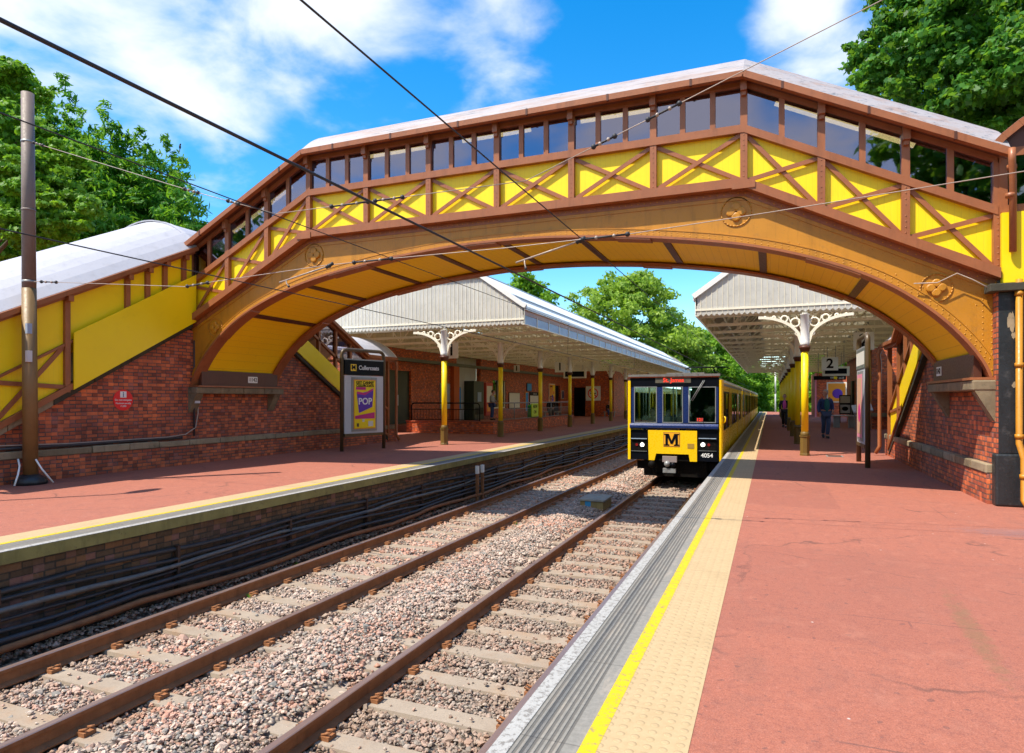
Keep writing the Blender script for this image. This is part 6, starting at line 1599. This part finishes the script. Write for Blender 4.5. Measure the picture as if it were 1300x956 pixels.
# ------------------------------------------------------------------ trees
def leaf_mesh(name, centres, n, size, mat, parent, base, shape='oval', hang=0., flat=.0, shell=.3, seed=1, sub=11):
    """n leaves spread in ellipsoidal clumps (x,y,z,rx,ry,rz)"""
    g_ = np.random.RandomState(seed); C = np.array(centres, float)
    if sub:      # ragged sub-clumps inside every clump
        S_ = []
        for c in C:
            k_ = sub
            dd = g_.normal(size=(k_, 3)); dd /= np.linalg.norm(dd, axis=1)[:, None]; rr_ = (.35+.75*g_.rand(k_)**.6)[:, None]
            q = g_.uniform(.22, .48, k_)[:, None]
            S_.append(np.concatenate([c[:3]+dd*rr_*c[3:], c[3:]*q*np.array([1.1, 1.1, .8])], 1))
        C = np.concatenate(S_)
    vol = (C[:, 3]*C[:, 4]*C[:, 5])**.72; pr = vol/vol.sum(); ci = g_.choice(len(C), n, p=pr)
    d = g_.normal(size=(n, 3)); d /= np.linalg.norm(d, axis=1)[:, None]
    r = shell+(1-shell)*g_.rand(n)**.6; r *= g_.uniform(.7, 1.3, n)
    p = C[ci, :3]+d*r[:, None]*C[ci, 3:]
    nrm = d*.9+g_.normal(size=(n, 3))*.65+np.array([0, 0, .45-flat]); nrm /= np.linalg.norm(nrm, axis=1)[:, None]
    a = np.cross(nrm, g_.normal(size=(n, 3))); a[:, 2] -= hang; a -= nrm*(a*nrm).sum(1)[:, None]; a /= np.linalg.norm(a, axis=1)[:, None]
    b = np.cross(nrm, a); s = size*g_.uniform(.6, 1.35, n)
    if shape == 'oval': L = [(-1,0,0),(-.3,.42,.06),(.45,.36,.0),(1,0,-.14),(.45,-.36,0),(-.3,-.42,.06)]
    elif shape == 'palm': L = [(-.8,0,0),(-.5,.55,.05),(-.05,.5,0),(.15,.85,-.08),(.35,.35,0),(1,0,-.12),(.35,-.35,0),(.15,-.85,-.08),(-.05,-.5,0),(-.5,-.55,.05)]
    else: L = [(-1,0,0),(-.4,.24,.03),(.5,.2,0),(1.1,0,-.1),(.5,-.2,0),(-.4,-.24,.03)]
    L = np.array(L); k = len(L)
    V = p[:, None, :]+s[:, None, None]*(a[:, None, :]*L[None, :, 0:1]+b[:, None, :]*L[None, :, 1:2]+nrm[:, None, :]*L[None, :, 2:3])
    F = np.arange(n*k).reshape(n, k)
    tint = np.clip(g_.beta(2, 2, n)*.75+.25*g_.rand(len(C))[ci], 0, 1)
    return fast_mesh(name, V.reshape(-1, 3), F, mat, {'tint': tint}, base=base, parent=parent)
def trunk(m, p, h, r, lean=(0, 0), branches=(), mat=None):
    mat = mat or BARK; x, y, z = p
    pts = [(x+lean[0]*t, y+lean[1]*t, z+h*t) for t in (0, .3, .65, 1)]
    m.tube(pts, [r*1.25, r, r*.75, r*.35], mat, 9)
    for (t, dx, dy, dz) in branches:
        q = Vector((x+lean[0]*t, y+lean[1]*t, z+h*t)); e = q+Vector((dx, dy, dz))
        m.tube([q, q.lerp(e, .5)+Vector((0, 0, .12*dz)), e], [r*.5, r*.3, r*.08], mat, 6)
def tree(name, label, base, h, crown, n, size, mat, shape='oval', trunk_r=.22, seed=1, grp=None, hang=0., shell=.3, sub=11, nbr=14):
    """crown: clump list relative to base"""
    t = thing(name, base, label, 'tree', grp)
    m = MB(); rr = random.Random(seed); br_ = []
    for c in crown[:nbr]:
        tt = min(.95, max(.25, (c[2]-1.0)/h)); br_.append((tt*.85, c[0]*.85, c[1]*.85, c[2]-h*.8*tt*.85))
    trunk(m, base, h*.8, trunk_r, (rr.uniform(-.4,.4), rr.uniform(-.4,.4)), br_); m.build('trunk', t)
    C = [(base[0]+c[0], base[1]+c[1], base[2]+c[2], c[3], c[4], c[5]) for c in crown]
    leaf_mesh('crown', C, n, size, mat, t, (base[0], base[1], base[2]), shape, hang, shell=shell, seed=seed, sub=sub)
    for ch in t.children:
        if ch.name.startswith('crown'): ch.location = (0, 0, 0)
    return t
def blob_crown(R_, H0, H1, n, seed, cl=.40):
    g_ = random.Random(seed); out = []
    for i in range(n):
        u = g_.random(); z = H0+(H1-H0)*u; w = math.sin(math.pi*min(1, max(0, .12+.83*u)))**.7
        a = g_.uniform(0, 2*math.pi); rr = R_*w*math.sqrt(g_.uniform(.15, 1)); q = cl*R_*g_.uniform(.6, 1.15)
        out.append((rr*math.cos(a), rr*math.sin(a), z, q, q, q*g_.uniform(.55, .85)))
    return out
# big sycamore, top right
def ptree(px, py, Y): x, y, z = PY(px, py, Y); return x, y, z
g_ = random.Random(5); crown = []; bx_, by_ = 13.5, 24.0
for (px, py, Y, r) in ((1100,60,22,.5),(1105,85,22,.6),(1120,95,21.5,.8),(1135,50,22,.8),(1150,20,22,.9),(1165,75,21,1.0),(1135,115,22,.8),(1190,110,21,1.1),(1180,20,22,1.2),(1215,60,21,1.2),(1240,20,21,1.3),(1230,115,20.5,1.1),(1270,85,20,1.2),(1290,30,20.5,1.3),(1280,130,20.5,1.1),(1320,90,20,1.4),(1340,20,21,1.6),(1160,-20,22.5,1.3),(1230,-50,22,1.6),(1330,-70,22,2),(1390,60,20,1.8),(1400,-60,22,2.2),(1480,0,23,2.4),(1200,145,22.5,1.0),(1245,150,22,1.0),(1290,170,22,1.2),(1150,140,23,.8),(1180,60,24,1.5),(1250,60,24,1.9),(1320,120,24,1.9),(1380,170,22,1.8),(1300,-10,25,2.4),(1250,120,24,1.6)):
    x, y, z = PY(px, py, Y); crown.append((x-bx_, y-by_, z+1.6, r, r, r*.7))
tree('sycamore_tree', 'big dark green broadleaf tree hanging in at the top right corner', (bx_, by_, -1.6), 15, crown, 85000, .10, LEAFN, 'palm', .38, 21)
# left: bright broadleaf in front, conifers behind
crown = []; bx_, by_ = -24, 12.2
for (px, py, Y, r) in ((-5,85,13,.8),(10,110,13,.9),(5,140,13,1.0),(25,170,12.5,.9),(60,175,12.5,.7),(75,195,12.3,.7),(15,210,12,1.1),(60,220,12,.9),(85,265,12,.7),(55,260,12,1.0),(10,260,12,1.1),(-30,170,13,1.6),(-40,250,12.5,1.7),(40,290,12,1.0),(80,290,12.2,.6),(-10,300,12.4,1.2),(-80,120,14,2.2),(0,110,14.5,1.3),(30,250,13.5,1.6)):
    x, y, z = PY(px, py, Y); crown.append((x-bx_, y-by_, z+1.6, r, r, r*.6))
tree('broadleaf_tree', 'bright yellow green broadleaf tree behind the mast at far left', (bx_, by_, -1.6), 12, crown, 60000, .092, LEAFY, 'palm', .26, 31)
def conifer(tops, label, seed, Y, dens=1., mat=LEAFL):
    """tops: list of (px, py) leader tips"""
    x0, y0, z0 = PY(tops[0][0], 506, Y); base = (x0, Y, -1.6); H = PY(*tops[0], Y)[2]+1.6
    g = random.Random(seed); crown = []
    for (px, py) in tops:
        x, y, z = PY(px, py, Y+g.uniform(-.5, .5)); zz = z-.15; k = 0
        crown.append((x-base[0], y-base[1], zz+1.6-.15, .07, .07, .5))
        while zz > 1.2:
            rad = .10+.34*(z-zz)**.95; rad = min(rad, 2.4)
            for j in range(3 if rad < .6 else 6 if rad < 1.3 else 9):
                a = g.uniform(0, 2*math.pi); q = rad*g.uniform(.5, 1)
                crown.append((x-base[0]+q*math.cos(a), y-base[1]+q*math.sin(a), zz+1.6-.2*q, rad*.36+.10, rad*.36+.10, (.10+.09*rad)))
            zz -= .24+.12*rad; k += 1
    return tree('conifer_tree', label, base, H, crown, int(52000*dens), .15, mat, 'needle', .12, seed, 'conifers behind the left stairs', hang=-.6, shell=.1, sub=0, nbr=0)
conifer([(38,112),(26,150)], 'conifer just right of the mast top', 41, 17.5, .7)
conifer([(78,92),(60,128)], 'tallest conifer with a feathery tip above the white stair roof', 42, 18.2, 1.2)
conifer([(105,137),(92,152)], 'short pointed conifer between the tallest and the second tallest one', 43, 18.8, .8)
conifer([(134,127),(122,158),(150,158)], 'second tallest conifer, its spire near the middle of the left tree row', 44, 18.6, 1.2)
conifer([(178,160),(162,168)], 'fourth conifer of the row, with a slender tip', 45, 19.2, 1.1)
conifer([(210,170),(196,190),(232,198)], 'last conifer of the row beside the footbridge roof', 46, 19.6, 1.3)
# a few darker fill trees lower behind
for i, (px, Y, r, yt) in enumerate(((20,24,3.6,120),(105,25,3.4,172),(195,27,2.9,222))):
    x, y, z = PY(px, yt, Y)
    tree('broadleaf_tree', ['dark broadleaf tree low behind the mast','dark broadleaf tree low behind the middle conifers','dark broadleaf tree low behind the last conifer'][i], (x, Y, -1.6), z+1.6, blob_crown(r, 2.0, z+.7, 60, 60+i), 20000, .16, LEAFL, 'oval', .25, 60+i)
# background trees seen through the arch
def bgtree(px, Y, pytop, r, n, size, mat, label, seed, h0=.18):
    x, y, z = PY(px, pytop, Y); H = z+1.6
    return tree('broadleaf_tree', label, (x, Y, -1.6), H, blob_crown(r*1.08, H*h0, H-.26*r, 120, seed, .36), int(n*2.1), size, mat, 'oval', .3, seed, sub=7, nbr=5)
bgtree(800, 78, 341, 7.6, 26000, .26, LEAFB, 'largest round tree behind the left canopy in the middle of the arch', 71, .12)
bgtree(668, 74, 345, 3.8, 8000, .26, LEAFC, 'small tree peeping over the left canopy beside the large round one', 72)
bgtree(862, 84, 405, 4.5, 11000, .25, LEAFB, 'tree on the right flank of the largest round tree', 73, .05)
bgtree(905, 92, 418, 4.6, 11000, .26, LEAFC, 'bright tree above the train roof', 74, .05)
bgtree(935, 104, 447, 4.6, 10000, .28, LEAFC, 'bright tree between the pantograph and the right canopy', 75, .05)
bgtree(956, 140, 466, 7.0, 8000, .40, LEAFB, 'distant tree left of the vanishing rails', 76, .05)
bgtree(975, 190, 472, 10, 8000, .55, LEAFB, 'farthest tree at the end of the track', 77, .02)
bgtree(1003, 150, 470, 7, 8000, .45, LEAFC, 'distant tree behind the white masts', 78, .02)
bgtree(1036, 92, 440, 4.2, 9000, .26, LEAFC, 'bright tree seen between the first right column and the man', 79, .02)
bgtree(1090, 100, 430, 6, 7000, .35, LEAFB, 'tree behind the distant red wing on the right', 80, .02)
bgtree(740, 90, 420, 6, 8000, .32, LEAFB, 'low tree filling the gap behind the left canopy roof', 81, .05)
# hedge banks either side of the far line
def bank(x0, x1, y0, y1, h, n, size, mat, label, seed):
    g = random.Random(seed); C = []
    for i in range(70):
        C.append((g.uniform(x0, x1), g.uniform(y0, y1), -1.3+h*g.uniform(.15, .75), 1.3, 2.2, .35*h))
    o = leaf_mesh('hedge_bank', C, n, size, mat, None, ((x0+x1)/2, (y0+y1)/2, -1.6), 'oval', seed=seed, sub=4)
    return tag(o, label, 'hedge', kind='stuff')
bank(1.6, 6.5, 82, 170, 2.6, 12000, .24, LEAFC, 'leafy bank right of the line beyond the platform end', 91)
bank(-16, -9.5, 68, 190, 4.2, 14000, .30, LEAFB, 'leafy bank left of the line beyond the platforms', 92)
bank(-60, 60, 215, 235, 9, 9000, .8, LEAFB, 'far wood closing the horizon', 93)
bank(12, 45, 60, 110, 7, 9000, .5, LEAFB, 'trees far behind the right station building', 94)
# trees behind the photographer, mirrored in the bridge windows
for i, (x, y, r, h) in enumerate(((-19, -16, 5, 11), (-31, -7, 6, 15), (7.5, -8, 5, 15), (17, 0, 4, 12))):
    tree('broadleaf_tree', ['broad tree behind the photographer on the far left side','lower tree behind the left stairs out of view','tree behind the photographer on the right platform side','tree right of the photographer beyond the platform'][i], (x, y, -1.6), h, blob_crown(r, 2.5, h-1.2, 50, 100+i), 9000, .3, LEAFL, 'oval', .3, 100+i, sub=6)
for i, x in enumerate((-34, -22, -11, 0, 11, 22)):
    y = -42-3*(i%2)
    tree('broadleaf_tree', ['first','second','third','fourth','fifth','sixth'][i]+' tree from the left in the row far behind the photographer', (x, y, -1.6), 12, blob_crown(6.5, 1.5, 11.5, 50, 120+i), 5000, .6, LEAFL, 'oval', .35, 120+i, 'tree row behind the photographer', sub=5, nbr=3)
# weeds in the ballast
wd = thing('weed', (0, 0, 0), 'small green weed sprouting from the ballast beside a rail', 'weed', 'weeds in the ballast')
m = MB(); rr = random.Random(9)
for k in range(16):
    a = rr.uniform(0, 6.28); L = rr.uniform(.04, .10); q = Vector((math.cos(a)*L*.7, math.sin(a)*L*.7, L)); b = Vector((-math.sin(a), math.cos(a), 0))*.010
    m.add([(0,0,0), tuple(q*.6-b), tuple(q), tuple(q*.6+b)], [(0,1,2,3)], LEAFC)
m.build('leaves', wd)
for i, (x, y) in enumerate(((-6.42, 6.6), (-5.20, 5.4), (-4.3, 7.2), (-3.42, 9.5), (-6.68, 10.8), (-4.95, 12.5), (-6.9, 8.1))):
    o = wd if i == 0 else copy_tree(wd); o.location = (x, y, -1.12); o.rotation_euler = (0, 0, i*1.3); s_ = .7+.12*(i%4); o.scale = (s_, s_, s_)
# bird
m = MB(); x, y, z = PY(228.5, 186.5, 19.4); m.ball((x, y, z), .07, HAIRK, 8, 6, (.6, .6, 1.3)); m.ball((x+.02, y, z+.10), .035, HAIRK, 8, 6); m.bar((x, y, z-.05), (x-.03, y, z-.2), .03, .015, HAIRK); tag(m.build('bird'), 'small dark bird perched on top of the last conifer', 'bird')

# ------------------------------------------------------------------ sky and sun
el = math.atan2(1, math.hypot(.41, .44)); az_dir = Vector((.41, .44, -1)).normalized()
sun = bpy.data.lights.new('sun', 'SUN'); so = bpy.data.objects.new('sun', sun); col.objects.link(so)
sun.energy = 3.05; sun.angle = R(.5); sun.color = (1, .92, .78)
so.rotation_euler = az_dir.to_track_quat('-Z', 'Y').to_euler()
w = bpy.data.worlds.new('World'); scene.world = w; w.use_nodes = True
T = w.node_tree; N = T.nodes; N.clear()
def nn(k, **kw):
    x = N.new(k)
    for a, b in kw.items(): setattr(x, a, b)
    return x
out = nn('ShaderNodeOutputWorld'); bg = nn('ShaderNodeBackground'); bg.inputs[1].default_value = .15
sky = nn('ShaderNodeTexSky', sky_type='NISHITA'); sky.sun_disc = False; sky.sun_elevation = el; sky.sun_rotation = math.atan2(-.41, -.44) if True else 0
sky.air_density = 1.0; sky.dust_density = .3; sky.ozone_density = 2.2
tc = nn('ShaderNodeTexCoord'); sep = nn('ShaderNodeSeparateXYZ'); T.links.new(tc.outputs['Generated'], sep.inputs[0])
def M_(op, a, b=0., c=0., clamp=False):
    x = nn('ShaderNodeMath', operation=op); x.use_clamp = clamp
    for i, v in enumerate((a, b, c)):
        if isinstance(v, bpy.types.NodeSocket): T.links.new(v, x.inputs[i])
        else: x.inputs[i].default_value = v
    return x.outputs[0]
zz = M_('ADD', M_('MAXIMUM', sep.outputs[2], 0), .18)
cb = nn('ShaderNodeCombineXYZ'); T.links.new(M_('DIVIDE', sep.outputs[0], zz), cb.inputs[0]); T.links.new(M_('DIVIDE', sep.outputs[1], zz), cb.inputs[1])
n1_ = nn('ShaderNodeTexNoise'); n1_.inputs['Scale'].default_value = 3.0; n1_.inputs['Detail'].default_value = 9; n1_.inputs['Roughness'].default_value = .54; n1_.inputs['Distortion'].default_value = .25
mp = nn('ShaderNodeMapping'); mp.inputs['Location'].default_value = (3.1, 1.2, 0); T.links.new(cb.outputs[0], mp.inputs[0]); T.links.new(mp.outputs[0], n1_.inputs['Vector'])
# broad fields: cloud decks in view first, then unseen ones added for fill light
bias = None
def dirv(px, py): r = Vector(ray(px, py)).normalized(); return r
for (px, py, width, amt) in ((40, 40, .03, .17), (200, 60, .014, .17), (380, 50, .008, .17), (590, 40, .012, .20), (690, 60, .006, .20), (300, 30, .002, -.08), (110, 90, .003, -.08), (1010, 60, .006, .17), (1090, 60, .006, .12), (960, 110, .002, .1), (820, 20, .008, -.2), (450, 150, .015, -.12), (240, 170, .006, -.08), (900, 50, .006, -.12), (780, 340, .06, -.3), (330, 95, .004, .10), (470, 45, .003, .10), (530, 20, .002, -.12), (1000, 20, .003, .12)):
    dv = dirv(px, py); vm = nn('ShaderNodeVectorMath', operation='DOT_PRODUCT'); T.links.new(tc.outputs['Generated'], vm.inputs[0]); vm.inputs[1].default_value = dv
    g1 = M_('MULTIPLY', M_('POWER', 2.718, M_('DIVIDE', M_('SUBTRACT', vm.outputs['Value'], 1), width)), amt)
    bias = g1 if bias is None else M_('ADD', bias, g1)
for (dv, width, amt) in ((Vector((-.2, -1, .55)).normalized(), .30, .26), (Vector((1, -.3, .5)).normalized(), .12, .2)):  # unseen cloud out of view, added for softer, whiter fill and window reflections
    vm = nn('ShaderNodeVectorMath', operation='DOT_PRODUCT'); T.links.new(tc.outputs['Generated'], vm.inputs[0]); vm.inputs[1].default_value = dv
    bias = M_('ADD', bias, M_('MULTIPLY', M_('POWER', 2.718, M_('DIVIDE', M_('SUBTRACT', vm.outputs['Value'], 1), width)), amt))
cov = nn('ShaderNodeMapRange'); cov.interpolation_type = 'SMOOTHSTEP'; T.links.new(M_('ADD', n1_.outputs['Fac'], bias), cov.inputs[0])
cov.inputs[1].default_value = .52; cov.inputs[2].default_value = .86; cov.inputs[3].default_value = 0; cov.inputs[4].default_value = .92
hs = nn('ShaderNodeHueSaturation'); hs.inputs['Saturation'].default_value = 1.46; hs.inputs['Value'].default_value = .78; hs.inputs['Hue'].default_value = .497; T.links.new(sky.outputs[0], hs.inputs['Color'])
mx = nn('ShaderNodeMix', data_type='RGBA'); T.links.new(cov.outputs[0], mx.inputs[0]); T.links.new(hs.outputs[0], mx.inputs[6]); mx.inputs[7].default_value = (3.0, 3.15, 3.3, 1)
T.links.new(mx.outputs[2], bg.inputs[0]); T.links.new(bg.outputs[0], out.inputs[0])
scene.view_settings.view_transform = 'Standard'; scene.view_settings.look = 'None'; scene.view_settings.exposure = 1.3; scene.view_settings.gamma = 1
scene.render.engine = 'CYCLES'; scene.cycles.max_bounces = 6; scene.cycles.transparent_max_bounces = 16; scene.cycles.diffuse_bounces = 3; scene.cycles.glossy_bounces = 3; scene.cycles.transmission_bounces = 4
scene.cycles.use_denoising = True; scene.cycles.sample_clamp_indirect = 6; scene.cycles.caustics_reflective = False; scene.cycles.caustics_refractive = False
